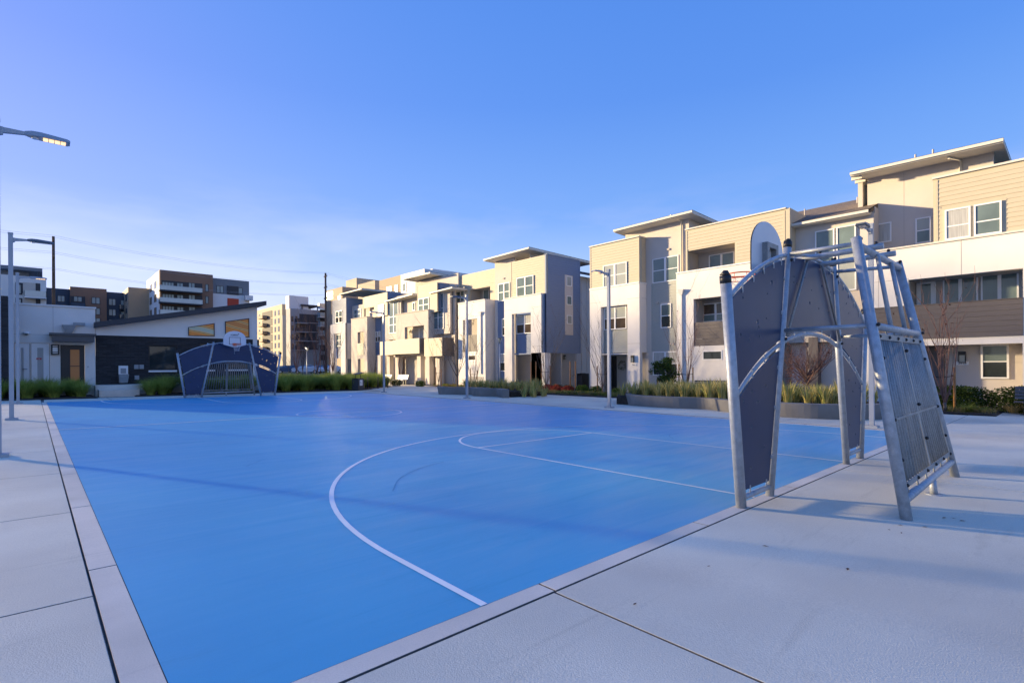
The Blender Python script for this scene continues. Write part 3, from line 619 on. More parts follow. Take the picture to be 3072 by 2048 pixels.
#LAMPS
# ---------------------------------------------------------------- lamp posts
def make_lamp(loc, rz, label, lit, hh=5.75):
    t = thing('lamp_post', label, 'lamp post', loc, rz, 'square lamp posts round the court')
    mb = MB(); mb.box(-.055, .055, -.055, .055, .03, hh); part('pole', mb, M['pole'], t)
    mb = MB(); mb.box(-.062, .062, -.062, .062, hh - .005, hh + .05); part('pole_cap', mb, M['pole'], t)
    mb = MB(); mb.box(-.15, .15, -.15, .15, 0, .05); mb.box(-.14, .14, -.14, .14, .05, .06); part('base_plate', mb, M['pole'], t)
    z = hh - .16
    mb = MB()
    mb.hexa([(.055, -.035, z - .09), (.10, -.035, z - .07), (.10, .035, z - .07), (.055, .035, z - .09), (.055, -.035, z + .06), (.10, -.035, z + .06), (.10, .035, z + .06), (.055, .035, z + .06)])
    mb.hexa([(.10, -.035, z - .04), (.42, -.03, z + .01), (.42, .03, z + .01), (.10, .035, z - .04), (.10, -.035, z + .055), (.42, -.03, z + .06), (.42, .03, z + .06), (.10, .035, z + .055)])
    part('arm', mb, M['pole'], t)
    mb = MB(); xs = [.38, .48, .60, .97, 1.01]; w = [.035, .10, .13, .13, .115]; zt = [.07, .085, .085, .06, .045]; zb = [.005, .0, -.0, .0, .01]
    for i in range(4):
        a, b = i, i + 1
        mb.hexa([(xs[a], -w[a], z + zb[a]), (xs[b], -w[b], z + zb[b]), (xs[b], w[b], z + zb[b]), (xs[a], w[a], z + zb[a]), (xs[a], -w[a] * .8, z + zt[a]), (xs[b], -w[b] * .8, z + zt[b]), (xs[b], w[b] * .8, z + zt[b]), (xs[a], w[a] * .8, z + zt[a])])
    hd = part('lamp_head', mb, M['lampdk' if not lit else 'pole'], t)
    mb = MB()
    for k in range(4): mb.box(.63 + k * .082, .70 + k * .082, -.08, .08, z - .012, z - .003)
    part('led_panel', mb, M['led'] if lit else M['ledoff'], hd)
    mb = MB(); mb.tube([(.52, 0, z - .03), (.52, 0, z + .0)], .045, 12); part('sensor', mb, M['white'], hd)
    return t
G3 = lambda u, v, o=0: (u, v, gz(u, v) + o)
l_on = make_lamp(G3(-.615, 12.93), 0, 'nearest lamp post with a lit head, cut by the left edge of the photo', True, 6.0)
make_lamp(G3(-.74, 22.33), 0, 'unlit lamp post with thick pole second from the left edge', False, 5.78)
make_lamp(G3(-.87, 32.75), 0, 'lit lamp post farthest down the left walk, close to the clubhouse doors', True, 5.98)
r_on = make_lamp(G3(17.1, 12.83), math.pi, 'lit lamp post in front of the grey-green townhouse tower', True, 5.62)
make_lamp(G3(17.11, 22.4), math.pi, 'unlit lamp post beside the low planter and the leafy brown tree', False, 5.62)
dup(r_on, G3(17.4, 32.2), math.pi, 'lit lamp post by the bike racks at the far right corner of the court')
make_lamp(G3(16.55, 3.69), math.pi, 'unlit lamp post standing behind the near goal at the right', False, 5.46)

#TOWN
# ---------------------------------------------------------------- townhouses
F0, F1, F2 = 28.5, 29.3, 30.3
BZ = -.55
UF, UM, UD = Fr('U', F0), Fr('U', F1), Fr('U', F2)
def hole(fr, *a, n=0): return fr.rect(*a, n=n)
def roof_slab(name, pts_front, depth, thick, parent, m, trim='creamtrim', drop=0.0):
    """eave fascia seen along the front (list of (s,z) on plane u), roof running back by depth"""
def cap(fr, s0, s1, z, parent, m='creamtrim', n0=-.28, n1=.04, h=.07): return box_part('parapet_cap', fr, s0, s1, n0, n1, z, z + h, m, parent)
def lantern(fr, s, z, label, h=.42, w=.20, sidev=None):
    t = thing('wall_lantern', label, 'wall lantern', fr.P(s, 0, z))
    mb = MB(); k = fr.k
    def bx(a, b, n0, n1, c, d, mi=0):
        p0 = Vector(fr.P(0, 0, 0)); q = [Vector(fr.P(a, n0, c)) - p0, Vector(fr.P(b, n0, c)) - p0, Vector(fr.P(b, n1, c)) - p0, Vector(fr.P(a, n1, c)) - p0]
        mb.hexa([tuple(x) for x in q] + [(x.x, x.y, d) for x in q], mi)
    bx(-w / 2, w / 2, .0, .14, h * .16, h * .5)
    bx(-w / 2, -w / 2 + .02, .1, .14, -h / 2, h * .16); bx(w / 2 - .02, w / 2, .1, .14, -h / 2, h * .16); bx(-w / 2, w / 2, .0, .14, -h / 2 - .02, -h / 2); bx(-w / 2, w / 2, 0, .02, -h / 2, h * .16)
    part('housing', mb, M['black'], t)
    mb = MB(); bx(-w / 2 + .03, w / 2 - .03, .03, .12, -h / 2 + .001, h * .16 - .001); part('glass', mb, M['blind'], t); return t
def sign(fr, s, z, txt, label, w=.46, h=.17):
    t = thing('house_number', label, 'number plate', fr.P(s, 0, z)); p0 = Vector(fr.P(s, 0, z))
    mb = MB(); fbox(mb, fr, -w / 2, w / 2, .002, .03, -h / 2, h / 2); o = Vector(fr.P(0, 0, 0)); mb.v = [tuple(Vector(q) - o) for q in mb.v]; part('plate', mb, M['white'], t)
    if txt: k = text('digits', txt, fr, s, z, h * .95, M['black'], None, n=.033); k.data.transform(Matrix.Translation(-p0)); k.parent = t
    return t
def blk(name, label, cat='townhouse', group=None): return thing(name, label, cat, (0, 0, 0), 0, group)
# === block A : near row at the right =================================================
A = blk('townhouse_row', 'nearest three storey townhouse row with tan, sage and dark taupe siding at right', 'townhouse row')
vT0, vT1 = UF.s_(1920), UF.s_(1771)                      # sage tower
zcap = UF.z(1771, 873); ztop = UF.z(1771, 745)
h_up = UF.rect(1813, 1884, 795, 862); h_open = UF.rect(1805, 1884, 921, 1062)
h_ent = (h_open[0], h_open[1], BZ, UF.z(1845, 1062))
wall('wall', UF, vT0, vT1, BZ, zcap, [(h_open[0], h_open[1], h_open[2], h_open[3]), (h_ent[0], h_ent[1], BZ, h_ent[3])], M['stucco'], A, .3)
wall('wall', UF, vT0, vT1, zcap + .07, ztop, [], M['sage'], A, .25, n=-.05)
siding(UF, vT0 + .1, vT1 - .1, zcap + .07, ztop - .08, [h_up], M['sagetan'] if 'sagetan' in M else M['tan'], A, n=-.05, trim=M['tan'])
window(UF, h_up[0], h_up[1], h_up[2], h_up[3], A, n=-.02, cols=2, hi='blind', lo='pane_hi', mull=.07)
cap(UF, vT0, vT1, zcap, A, 'white', n1=.05); cap(UF, vT0 - .02, vT1 + .02, ztop - .02, A, 'creamtrim', n0=-.4)
# recessed bay in the tower
rc = UF.rect(1805, 1884, 921, 1062)
wall('wall', UF, rc[0], rc[1], rc[2] - .05, rc[3], [], M['sage'], A, .1, n=-.35)
hw_ = Fr('U', F0 + .35).rect(1816, 1883, 925, 992)
siding(UF, rc[0], rc[1], rc[2], rc[3], [hw_], M['sage'], A, n=-.35)
window(UF, *hw_, A, n=-.30, cols=2, hi='pane_hi', lo='pane_lo')
box_part('soffit', UF, rc[0], rc[1], -.45, -.02, rc[2] - .12, rc[2] - .05, 'stucco', A)
# tower flank and the wall behind it
SV = Fr('V', vT0)
wall('wall', SV, F0 + .3, F1 + .6, SV.px(1930, 1062)[1], zcap, [], M['stucco'], A, .2)
wall('wall', SV, F0 + .2, F1 + .7, zcap + .07, ztop, [], M['sage'], A, .2, n=-.03)
siding(SV, F0 + .12, F1 - .02, zcap + .07, ztop - .08, [], M['tan'], A, n=-.03)
cap(SV, F0 + .3, F1, ztop - .02, A, 'creamtrim')
cap(SV, F0 + .3, F1, zcap, A, 'white')
# entry recess of the tower
wall('wall', Fr('U', F1 + .9), vT0 - .3, vT1, BZ, 2.9, [], M['taupe'], A, .15)
wall('wall', Fr('V', vT1), F0 + .1, F0 + 9, BZ, ztop - .3, [], M['cream'], A, -.2)
eb = Fr('U', F1 + .88)
dr = eb.rect(1853, 1882, 1076, 1160); box_part('entry_door', eb, dr[0], dr[1], 0, .05, BZ + .3, dr[3], 'taupe', A, label='plain grey-beige entry door with a dark wreath')
dr = eb.rect(1822, 1850, 1072, 1140); box_part('entry_panel', eb, dr[0], dr[1], 0, .04, BZ + .2, dr[3], 'dark', A)
# main wall behind (plane M) from tower to part two, with chimney-like stair wall rising to the shed roof
vm0, vm1 = UM.s_(2070), UM.s_(1925)
zr = UM.z(1960, 712)
hA = UM.rect(1962, 2040, 777, 851); hB = UM.rect(1985, 2016, 917, 989); hC = UM.rect(1960, 2036, 1060, 1132)
wall('wall', UM, vm0, vm1 + 1.2, BZ, 10.62, [hA], M['cream'], A, .25)
sd = UM.rect(1961, 2034, 852, 1058)
siding(UM, sd[0] - .2, sd[1], sd[2], sd[3], [hB], M['sage'], A, trim=M['sage'])
window(UM, *hA, A, n=.0, cols=2, hi='blind', lo='pane_hi', mull=.07)
window(UM, *hB, A, n=.02, hi='blind', lo='pane_lo'); window(UM, *hC, A, n=.02, cols=2, hi='pane_hi', lo='pane_lo')
wall('wall', Fr('V', vm0), F1 + .26, F1 + 4, BZ, 10.62, [], M['cream'], A, .2)
# shed roof over it
def shed(fr, xa, ya, xb, yb, xc, yc, parent, thick=.17, n=.75, soff='creamtrim', back=7.0, top='shingledk', rise=.0):
    """roof slab: left eave corner (xa,ya), right corner (xb,yb) on the overhang plane, running back toward (xc,yc)"""
    s0, z0 = fr.px(xa, ya, n); s1, z1 = fr.px(xb, yb, n)
    q = ray(xc, yc); t = s1 / q[1]; ub = q[0] * t; zb = H + q[2] * t; k = (zb - z1) / max(ub - (fr.c - n), .5)
    k = max(min(k, .35), -.35)
    mb = MB(); P = fr.P; f = n; bk = -back
    zb0, zb1 = z0 + k * (back + n), z1 + k * (back + n)
    mb.hexa([P(s0, f, z0 - thick), P(s1, f, z1 - thick), P(s1, bk, zb1 - thick), P(s0, bk, zb0 - thick), P(s0, f, z0), P(s1, f, z1), P(s1, bk, zb1), P(s0, bk, zb0)])
    r = part('roof', mb, M[soff], parent)
    mb = MB(); mb.hexa([P(s0 - .0, f + .02, z0 + .005), P(s1, f + .02, z1 + .005), P(s1 - .02, bk, zb1 + .005), P(s0, bk, zb0 + .005), P(s0, f + .02, z0 + .03), P(s1, f + .02, z1 + .03), P(s1 - .02, bk, zb1 + .03), P(s0, bk, zb0 + .03)])
    part('shingle_layer', mb, M[top], r)
    mb = MB(); mb.hexa([P(s0, f + .10, z0 - .13), P(s1, f + .10, z1 - .13), P(s1, f + .001, z1 - .13), P(s0, f + .001, z0 - .13), P(s0, f + .10, z0 - .01), P(s1, f + .10, z1 - .01), P(s1, f + .001, z1 - .01), P(s0, f + .001, z0 - .01)])
    part('gutter', mb, M[soff], r)
    return s0, s1, z0, z1
def rafters(fr, s0, s1, z, n, parent, k=5, back=3.0):
    mb = MB()
    for i in range(k):
        s = s0 + (s1 - s0) * (i + .5) / k; fbox(mb, fr, s - .04, s + .04, -back, n, z - .14, z)
    part('rafter_tails', mb, M['creamtrim'], parent)
shed(UM, 1847, 694, 2084, 638, 2154, 671, A, n=.8)

mb = MB(); sx_ = UM.s_(2049); mb.tube([UM.P(sx_, .07, 5.9), UM.P(sx_, .07, UM.z(2049, 672)), UM.P(sx_ + .35, .75, UM.z(2049, 655))], .045, 8); part('downspout', mb, M['creamtrim'], A)
# part two: projecting bay with third floor loggia and second floor balcony
v20, v21 = UF.s_(2360), UF.s_(2031); z2cap = UF.z(2031, 828); vU = UF.s_(2059); z2top = UF.z(2059, 697)
lo3 = UF.rect(2067, 2208, 747, 826); lo3 = (lo3[0], lo3[1], z2cap + .07, UF.z(2137, 748)); ba2 = UF.rect(2083, 2215, 898, 1042); ba2 = (UF.s_(2225), ba2[1], UF.z(2127, 1044), UF.z(2127, 900))
lw = UF.rect(2108, 2167, 1059, 1087)
wall('wall', UF, v20, v21, BZ, z2cap, [ba2, lw, (UF.s_(2480), UF.s_(2300), BZ, 2.7)], M['stucco'], A, .3)
wall('wall', UF, v20, vU, z2cap + .07, z2top, [lo3], M['tan'], A, .25, n=-.04)
siding(UF, v20 + .12, vU - .12, z2cap + .07, z2top - .1, [(lo3[0] - .1, lo3[1] + .1, lo3[2], lo3[3] + .12)], M['tan'], A, n=-.04, trim=M['tan'])
cap(UF, v20 + 0, v21, z2cap, A, 'white', n1=.06); cap(UF, v20 - .02, vU + .02, z2top - .02, A, 'creamtrim')
wall('wall', Fr('V', v20), F0 + .02, F0 + 3, z2cap, z2top, [], M['tan'], A, -.2)
siding(Fr('V', v20), F0 + .05, F0 + 2.6, z2cap + 1.6, z2top - .05, [], M['tan'], A, n=.0); cap(Fr('V', v20), F0 + .02, F0 + 2.8, z2top - .02, A, 'creamtrim', n0=-.2)
L3 = Fr('U', F0 + 1.3)
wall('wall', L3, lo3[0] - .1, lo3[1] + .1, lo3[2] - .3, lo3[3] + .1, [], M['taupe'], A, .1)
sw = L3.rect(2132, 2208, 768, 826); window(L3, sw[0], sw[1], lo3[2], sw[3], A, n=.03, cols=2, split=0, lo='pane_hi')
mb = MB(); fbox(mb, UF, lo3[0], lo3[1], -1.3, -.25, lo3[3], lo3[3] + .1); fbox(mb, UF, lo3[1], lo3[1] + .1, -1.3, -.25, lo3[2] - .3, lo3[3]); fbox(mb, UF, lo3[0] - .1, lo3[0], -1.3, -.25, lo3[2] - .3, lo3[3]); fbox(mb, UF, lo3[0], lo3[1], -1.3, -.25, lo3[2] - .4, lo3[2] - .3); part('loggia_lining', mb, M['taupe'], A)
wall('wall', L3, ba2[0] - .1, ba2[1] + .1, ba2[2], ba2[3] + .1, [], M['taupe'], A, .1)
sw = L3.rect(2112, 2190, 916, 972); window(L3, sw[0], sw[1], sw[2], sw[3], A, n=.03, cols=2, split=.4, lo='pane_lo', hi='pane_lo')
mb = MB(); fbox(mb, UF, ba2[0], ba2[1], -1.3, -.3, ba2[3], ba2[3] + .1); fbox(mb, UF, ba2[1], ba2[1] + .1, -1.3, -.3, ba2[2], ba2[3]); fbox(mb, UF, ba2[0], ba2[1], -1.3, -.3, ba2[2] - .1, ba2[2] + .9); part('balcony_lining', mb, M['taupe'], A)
br_ = (ba2[0], ba2[1] - .05, ba2[2] + .02, UF.z(2127, 972)); wall('balcony_rail', UF, br_[0], br_[1], br_[2], br_[3], [], M['darksid'], A, .1, n=-.05); siding(UF, br_[0], br_[1], br_[2], br_[3], [], M['darksid'], A, n=-.05)
window(UF, *lw, A, n=-.02, split=0, lo='pane_lo')
# ground floor back wall seen through the goal arch
GB = Fr('U', F0 + 1.6)
wall('wall', GB, 1.0, v21, BZ, 3.0, [], M['taupe'], A, .15)
g1 = GB.rect(2438, 2510, 1050, 1175); box_part('window_frame', GB, g1[0], g1[1], .0, .05, BZ, g1[3], 'white', A); box_part('pane', GB, g1[0] + .08, g1[1] - .08, .051, .06, BZ, g1[3] - .08, 'pane_lo', A)
g2 = GB.rect(2366, 2446, 1060, 1180)
box_part('entry_post', UF, UF.s_(2448), UF.s_(2420), -.9, -.3, BZ, 2.9, 'darksid', A)
box_part('timber_screen', Fr('U', F0 + .9), UF.s_(2415), UF.s_(2362), 0, .05, BZ, 2.6, 'apbrown', A)
box_part('beam', UF, UF.s_(2600), UF.s_(2300), -.9, -.35, 2.65, 3.15, 'taupe', A)
# part three: cream wall with tall windows and shingle roof
v30, v31 = UM.s_(2624), v20 + .02
zw3 = UM.z(2490, 682)
ws = [(2450, 2509, 697, 842), (2516, 2576, 688, 838), (2500, 2572, 838, 905)]
wall('wall', UM, v30, v31, BZ, 8.74, [], M['cream'], A, .25)
for a, b, spl in ((2451, 2509, (.30, .62)), (2515, 2574, (.30, .62))):
    r = UM.rect(a, b, 702 if a == 2451 else 690, 885); window(UM, *r, A, n=.03, split=spl, hi='pane_hi', lo='pane_hi')
wall('wall', Fr('V', v30), F1 + .26, F2 + .3, BZ, 9.1, [], M['cream'], A, .2)
s0_, s1_, z0_, z1_ = shed(UM, 2612, 642, 2363, 686, 2363, 686, A, n=.45, back=.2)
mb = MB(); P = UM.P
za, zb_ = UM.px(2363, 686, .45)[1], UM.px(2612, 642, .45)[1]; sa, sb = UM.px(2363, 686, .45)[0], UM.px(2616, 641, .45)[0]
mb.q([P(sa + 2.2, .45, za + .04), P(sb, .45, zb_ + .04), P(sb, -5.5, zb_ + 2.2), P(sa + 2.2, -5.5, za + 2.2)])
mb.q([P(sa + 2.2, .45, za), P(sb, .45, zb_), P(sb, -5.5, zb_ + 2.1), P(sa + 2.2, -5.5, za + 2.1)])
mb.q([P(sb, .45, zb_), P(sb, .45, zb_ + .04), P(sb, -5.5, zb_ + 2.2), P(sb, -5.5, zb_ + 2.1)])
mb.q([P(sb, .45, zb_ - .16), P(sb, .45, zb_ + .04), P(sb, -2.5, zb_ + 1.14), P(sb, -2.5, zb_ + .9)])
part('roof', mb, M['shingle'], A)
for x, y, n in ((2420, 655, -2.5), (2578, 622, -3.5)):
    s, z = UM.px(x, y, n); mb = MB(); mb.tube([UM.P(s, n, z - .3), UM.P(s, n, z + .32)], .035, 8); part('roof_vent', mb, M['taupe'], A)
# part four: upper stair wall with big shed roof
v40, v41 = UD.s_(2985), UD.s_(2606)
w4 = [UD.rect(2637, 2680, 683, 742), UD.rect(2752, 2799, 668, 745)]
wall('wall', UD, v40, v41, 4.5, UD.z(2614, 548), [], M['cream'], A, .25)
window(UD, *w4[0], A, n=.02, split=0, lo='pane_hi'); window(UD, *w4[1], A, n=.02, hi='pane_hi', lo='pane_hi')
zl = UD.z(2614, 548)
shed(UD, 2558, 532, 3019, 434, 3048, 520, A, n=1.15, back=9)
for k_ in range(8): n_ = .85 - k_ * .62; box_part('rafter', UD, v41 + .02, v41 + .46, n_ - .05, n_ + .05, 10.55, 10.69, 'creamtrim', A)
wall('wall', Fr('V', v41 + .2), F2, F2 + 8, 4.5, zl + .1, [], M['cream'], A, .2)
sx_ = UD.s_(2886); mb = MB(); mb.tube([UD.P(sx_, .07, 8.0), UD.P(sx_, .07, UD.z(2886, 500)), UD.P(sx_ + .3, .9, UD.z(2880, 484, .9))], .05, 8); part('downspout', mb, M['creamtrim'], A)
for x in (2754, 2807): s, z = UD.px(x, 488 if x < 2780 else 474, -1.0); mb = MB(); mb.tube([UD.P(s, -1, z - .6), UD.P(s, -1, z + .15)], .04, 8); part('roof_vent', mb, M['taupe'], A)
# part five: tan box, stucco parapet band, balcony and ground floor at the right edge
v50, v51 = -1.5, UF.s_(2803); z5top = UF.z(2816, 551); z5cap = UF.z(2936, 731); z5b = UF.z(2900, 839)
h5 = [UF.rect(2840, 2917.5, 641, 729), UF.rect(2927, 3011, 628, 718)]
z5w = (min(h[2] for h in h5), max(h[3] for h in h5)); h5 = [(h[0], h[1], z5cap + .075, z5w[1]) for h in h5]
wall('wall', UF, v50, v51, z5cap, z5top, [], M['tan'], A, .25, n=-.05)
siding(UF, v50, v51 - .16, z5cap + .07, z5top - .09, [(h5[1][0] - .14, h5[0][1] + .14, z5cap, z5w[1] + .1)], M['tan'], A, n=-.05, trim=M['tan'])
box_part('window_trim', UF, h5[1][0] - .14, h5[0][1] + .14, -.05, -.03, z5cap + .07, z5w[1] + .1, 'tan', A)
for h in h5: window(UF, *h, A, n=-.01, hi='blind', lo='pane_hi', split=.44)
cap(UF, v50, v51 + .03, z5top - .02, A, 'creamtrim', h=.08)
v52 = UF.s_(2590)
bal = (UF.s_(3071), UF.s_(2727), UF.z(2900, 920) - .02, z5b)
zr5, zr5b, zgb = UF.z(3072, 911), UF.z(3060, 1025), UF.z(3000, 1049)
gnd = (UF.s_(3069), UF.s_(2700), BZ, zgb)
wall('wall', UF, v50, v52, BZ, z5cap, [(bal[0], bal[1], zr5b, z5b), gnd], M['stucco'], A, .3)
cap(UF, v50, v52, z5cap, A, 'creamtrim', n1=.07)
B5 = Fr('U', F0 + 1.5)
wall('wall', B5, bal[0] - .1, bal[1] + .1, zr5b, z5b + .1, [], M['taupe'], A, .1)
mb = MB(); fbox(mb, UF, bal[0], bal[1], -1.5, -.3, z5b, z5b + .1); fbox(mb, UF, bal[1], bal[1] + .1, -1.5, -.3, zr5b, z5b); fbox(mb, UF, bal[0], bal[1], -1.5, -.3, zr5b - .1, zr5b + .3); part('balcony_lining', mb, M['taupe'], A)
d5 = B5.rect(2753, 2811, 858, 960); zf = zr5b + .25
box_part('door_frame', B5, d5[0], d5[1], 0, .06, zf, d5[3], 'white', A); box_part('door_glass', B5, d5[0] + .18, d5[1] - .18, .061, .07, zf, d5[3] - .16, 'pane_hi', A)
for a, b, y in ((2832, 2938, 846), (2946, 3060, 833)):
    r = B5.rect(a, b, y, 940); window(B5, r[0], r[1], zf + .3, r[3], A, n=.03, cols=2, split=0, lo='pane_hi')
wall('balcony_rail', UF, bal[0] - .0, UF.s_(2618), zr5b, zr5, [], M['darksid'], A, .1, n=.03)
siding(UF, bal[0] - .0, UF.s_(2618), zr5b, zr5 - .03, [], M['darksid'], A, n=.03, pitch=.2)
box_part('rail_cap', UF, bal[0], UF.s_(2618), -.08, .07, zr5 - .03, zr5, 'darksid', A)
GD = Fr('U', F0 + 1.25)
wall('wall', GD, gnd[0] - .3, gnd[1] + .6, BZ, zgb + .1, [], M['cream'], A, .1)
mb = MB(); fbox(mb, UF, gnd[0], gnd[1], -1.25, -.3, zgb, zgb + .1); fbox(mb, UF, gnd[0] - .1, gnd[0], -1.25, -.3, BZ, zgb); part('porch_lining', mb, M['cream'], A)
r = GD.rect(2943, 3028, 1051, 1154); window(GD, *r, A, n=.04, hi='pane_hi', lo='pane_lo', fw=.07)
r = GD.rect(2690, 2835, 1056, 1250); box_part('timber_screen', GD, r[0], r[1], .0, .3, BZ, zgb - .02, 'darksid', A)
lantern(GD, GD.s_(2888), GD.z(2888, 1087), 'black wall lantern above the white plate reading 2954', .46, .24)
sign(GD, GD.s_(2888), GD.z(2888, 1106), '2954', 'white house number plate reading 2954 under the lantern at right', .42, .15)
lantern(B5, B5.s_(2733), B5.z(2733, 874), 'small black lantern beside the glazed balcony door at right', .3, .14)
lantern(UF, UF.s_(1900), UF.z(1900, 1080), 'black lantern on the white tower column between wreath and green tree', .42, .2)
sign(UF, UF.s_(1902), UF.z(1902, 1099), '2962', 'pale house number plate on the column right of the wreath', .42, .16)
# wreath
wr = thing('wreath', 'round dark green wreath hanging in the entry of the sage tower', 'wreath', eb.P(eb.s_(1870), .1, eb.z(1870, 1099)))
mb = MB(); rr = random.Random(2)
for i in range(260):
    a = rr.uniform(0, 6.283); r_ = .27 + rr.gauss(0, .06); p = Vector((-rr.uniform(0, .1), r_ * math.cos(a), r_ * math.sin(a))); q = Vector((rr.gauss(0, 1), rr.gauss(0, 1), rr.gauss(0, 1))).normalized() * .07; w_ = Vector((rr.gauss(0, 1), rr.gauss(0, 1), rr.gauss(0, 1))).normalized() * .02
    mb.q([p - w_, p + q, p + w_])
part('foliage', mb, M['leaf'], wr)
# scupper heads with downpipes
def scupper(fr, x, y, zb, parent, m='stucco'):
    s, z = fr.px(x, y); mb = MB()
    a = [fr.P(s - .08, 0.002, z - .32), fr.P(s + .08, 0.002, z - .32), fr.P(s + .08, .12, z - .32), fr.P(s - .08, .12, z - .32)]; b = [fr.P(s - .2, 0.002, z), fr.P(s + .2, 0.002, z), fr.P(s + .2, .2, z), fr.P(s - .2, .2, z)]
    mb.hexa(a + b); fbox(mb, fr, s - .05, s + .05, .002, .1, zb, z - .32); part('downpipe', mb, M[m], parent)
scupper(UF, 2048, 875, UF.z(2048, 1180), A)

# === block B : long sunlit row beyond ==============================================
Bk = blk('townhouse_row', 'far townhouse row with sunlit tan balconies and a blue-grey end tower', 'townhouse row')
def quick_window(fr, x0, x1, y0, y1, n=.02, **k): return window(fr, *fr.rect(x0, x1, y0, y1), Bk, n=n, **k)
# B1 end tower
b0, b1 = UF.s_(1642), UF.s_(1536); zc = UF.z(1560, 893); zt1 = UF.z(1642, 764)
wall('wall', UF, b0, b1, zc, zt1, [], M['tan'], Bk, .2, n=-.05)
hw1 = UF.rect(1554, 1604, 830, 888); siding(UF, b0, b1, zc + .07, zt1, [hw1], M['tan'], Bk, n=-.05, single=False, trim=M['tan'])
window(UF, *hw1, Bk, n=.0, cols=2, hi='blind', lo='pane_hi')
c0, c1 = UF.s_(1632), UF.s_(1521); hb = UF.rect(1544, 1601, 940, 1060)
wall('wall', UF, c0, c1, BZ, zc, [hb, (hb[0], hb[1], BZ, hb[2])], M['stucco'], Bk, .3, n=.25)
cap(UF, c0, c1, zc, Bk, 'stucco', n0=-.05, n1=.30)
wall('wall', UF, hb[0], hb[1], hb[2], hb[3], [], M['bluesid'], Bk, .1, n=-.3); hw2 = Fr('U', F0 + .3).rect(1553, 1601, 944, 1001)
siding(UF, hb[0], hb[1], hb[2], hb[3], [hw2], M['bluesid'], Bk, n=-.3, single=False); window(UF, *hw2, Bk, n=-.26, cols=2)
box_part('soffit', UF, hb[0], hb[1], -1.2, 0, hb[2] - .1, hb[2] - .001, 'bluesid', Bk)
wall('wall', Fr('U', F0 + 1.6), b0, c1 + .6, BZ, hb[2], [], M['taupe'], Bk, .1)
box_part('entry_door', Fr('U', F0 + 1.58), UF.s_(1598), UF.s_(1583), 0, .05, BZ, 2.3, 'doordk', Bk)
box_part('column', UF, b0 - 0, UF.s_(1601), -.3, .25, BZ, hb[2], 'stucco', Bk)
# blue flank facing the viewer
SB = Fr('V', b0); uEnd = SB.s_(1740); zfl = SB.z(1690, 1061)
strip_ = SB.rect(1697, 1721, 828, 1007)
wall('wall', SB, F0 + .02, uEnd, zfl, zt1, [], M['bluesid'], Bk, .2)
siding(SB, F0 + .02, uEnd, zfl + .01, zt1 - .02, [strip_], M['bluesid'], Bk, single=True, trim=M['bluesid'])
box_part('accent_panel', SB, strip_[0], strip_[1], 0, .03, strip_[2], strip_[3], 'cream', Bk)
for ya, yb in ((831, 861), (890, 917), (948, 974)): window(SB, *SB.rect(1701, 1716, ya, yb), Bk, n=.05, split=0, lo='pane_hi', fw=.05)
box_part('corner_blue', UF, b0, c0, -.2, -.02, zfl, zc, 'bluesid', Bk)
cap(SB, F0, uEnd, zt1 - .03, Bk, 'bluesid', n0=-.3, n1=.05)
wall('wall', Fr('V', b0 + 1.3), F0 + .5, uEnd + 1, BZ, zfl + .1, [], M['taupe'], Bk, .1)
EB = Fr('V', b0 + 1.28); box_part('entry_door', EB, EB.s_(1662), EB.s_(1682), 0, .05, BZ, EB.z(1670, 1064), 'doordk', Bk, label='charcoal entry door under the blue tower')
box_part('column', SB, F0 - .05, F0 + .4, -.5, -.02, BZ, zfl, 'stucco', Bk)
lantern(EB, EB.s_(1693), EB.z(1693, 1073), 'small black lantern in the shaded entry under the blue-grey tower', .36, .18)
lantern(UF, UF.s_(1530), UF.z(1530, 1073), 'black lantern on the white column of the blue-grey end tower', .42, .2)
sign(UF, UF.s_(1532), UF.z(1532, 1088), '', 'faint house number plate on the white column of the blue tower', .4, .15)
# rear wing beyond the tower
RW = Fr('V', b0 + 2.2); r0, r1 = uEnd - .2, uEnd + 9
wall('wall', RW, r0, r1, BZ, RW.z(1750, 832), [], M['cream'], Bk, .2)
for i in range(5): u_ = r0 + .8 + i * .75; box_part('batten', RW, u_, u_ + .06, .0, .03, BZ, RW.z(1750, 835), 'cream', Bk)
mb = MB(); z_ = RW.z(1750, 832); mb.hexa([(r0 - .1, b0 + 1.5, z_), (r1, b0 + 1.5, z_), (r1, b0 + 6, z_ + 1.3), (r0 - .1, b0 + 6, z_ + 1.3), (r0 - .1, b0 + 1.5, z_ + .2), (r1, b0 + 1.5, z_ + .2), (r1, b0 + 6, z_ + 1.5), (r0 - .1, b0 + 6, z_ + 1.5)]); part('roof', mb, M['shingledk'], Bk)
# B1 stair wall and blue strip
m0, m1 = UM.s_(1540), UM.s_(1487)
wall('wall', UM, m0 - .3, m1, BZ, UM.z(1510, 782), [], M['cream'], Bk, .2)
quick_window(UM, 1499, 1533, 849, 902, cols=2, hi='pane_hi', lo='pane_hi')
sd = UM.rect(1496, 1522, 904, 1140); siding(UM, sd[0] - .6, sd[1], BZ + .3, sd[3], [], M['bluesid'], Bk, single=False, n=.005)
quick_window(UM, 1509, 1522, 955, 1007, n=.04); quick_window(UM, 1501, 1519, 1060, 1113, n=.04)
shed(UM, 1456, 777, 1593, 742, 1732, 777, Bk, n=.9, back=7)
wall('wall', Fr('V', UM.s_(1594)), F1, F1 + 6, 8, UM.z(1594, 752), [], M['cream'], Bk, .1)
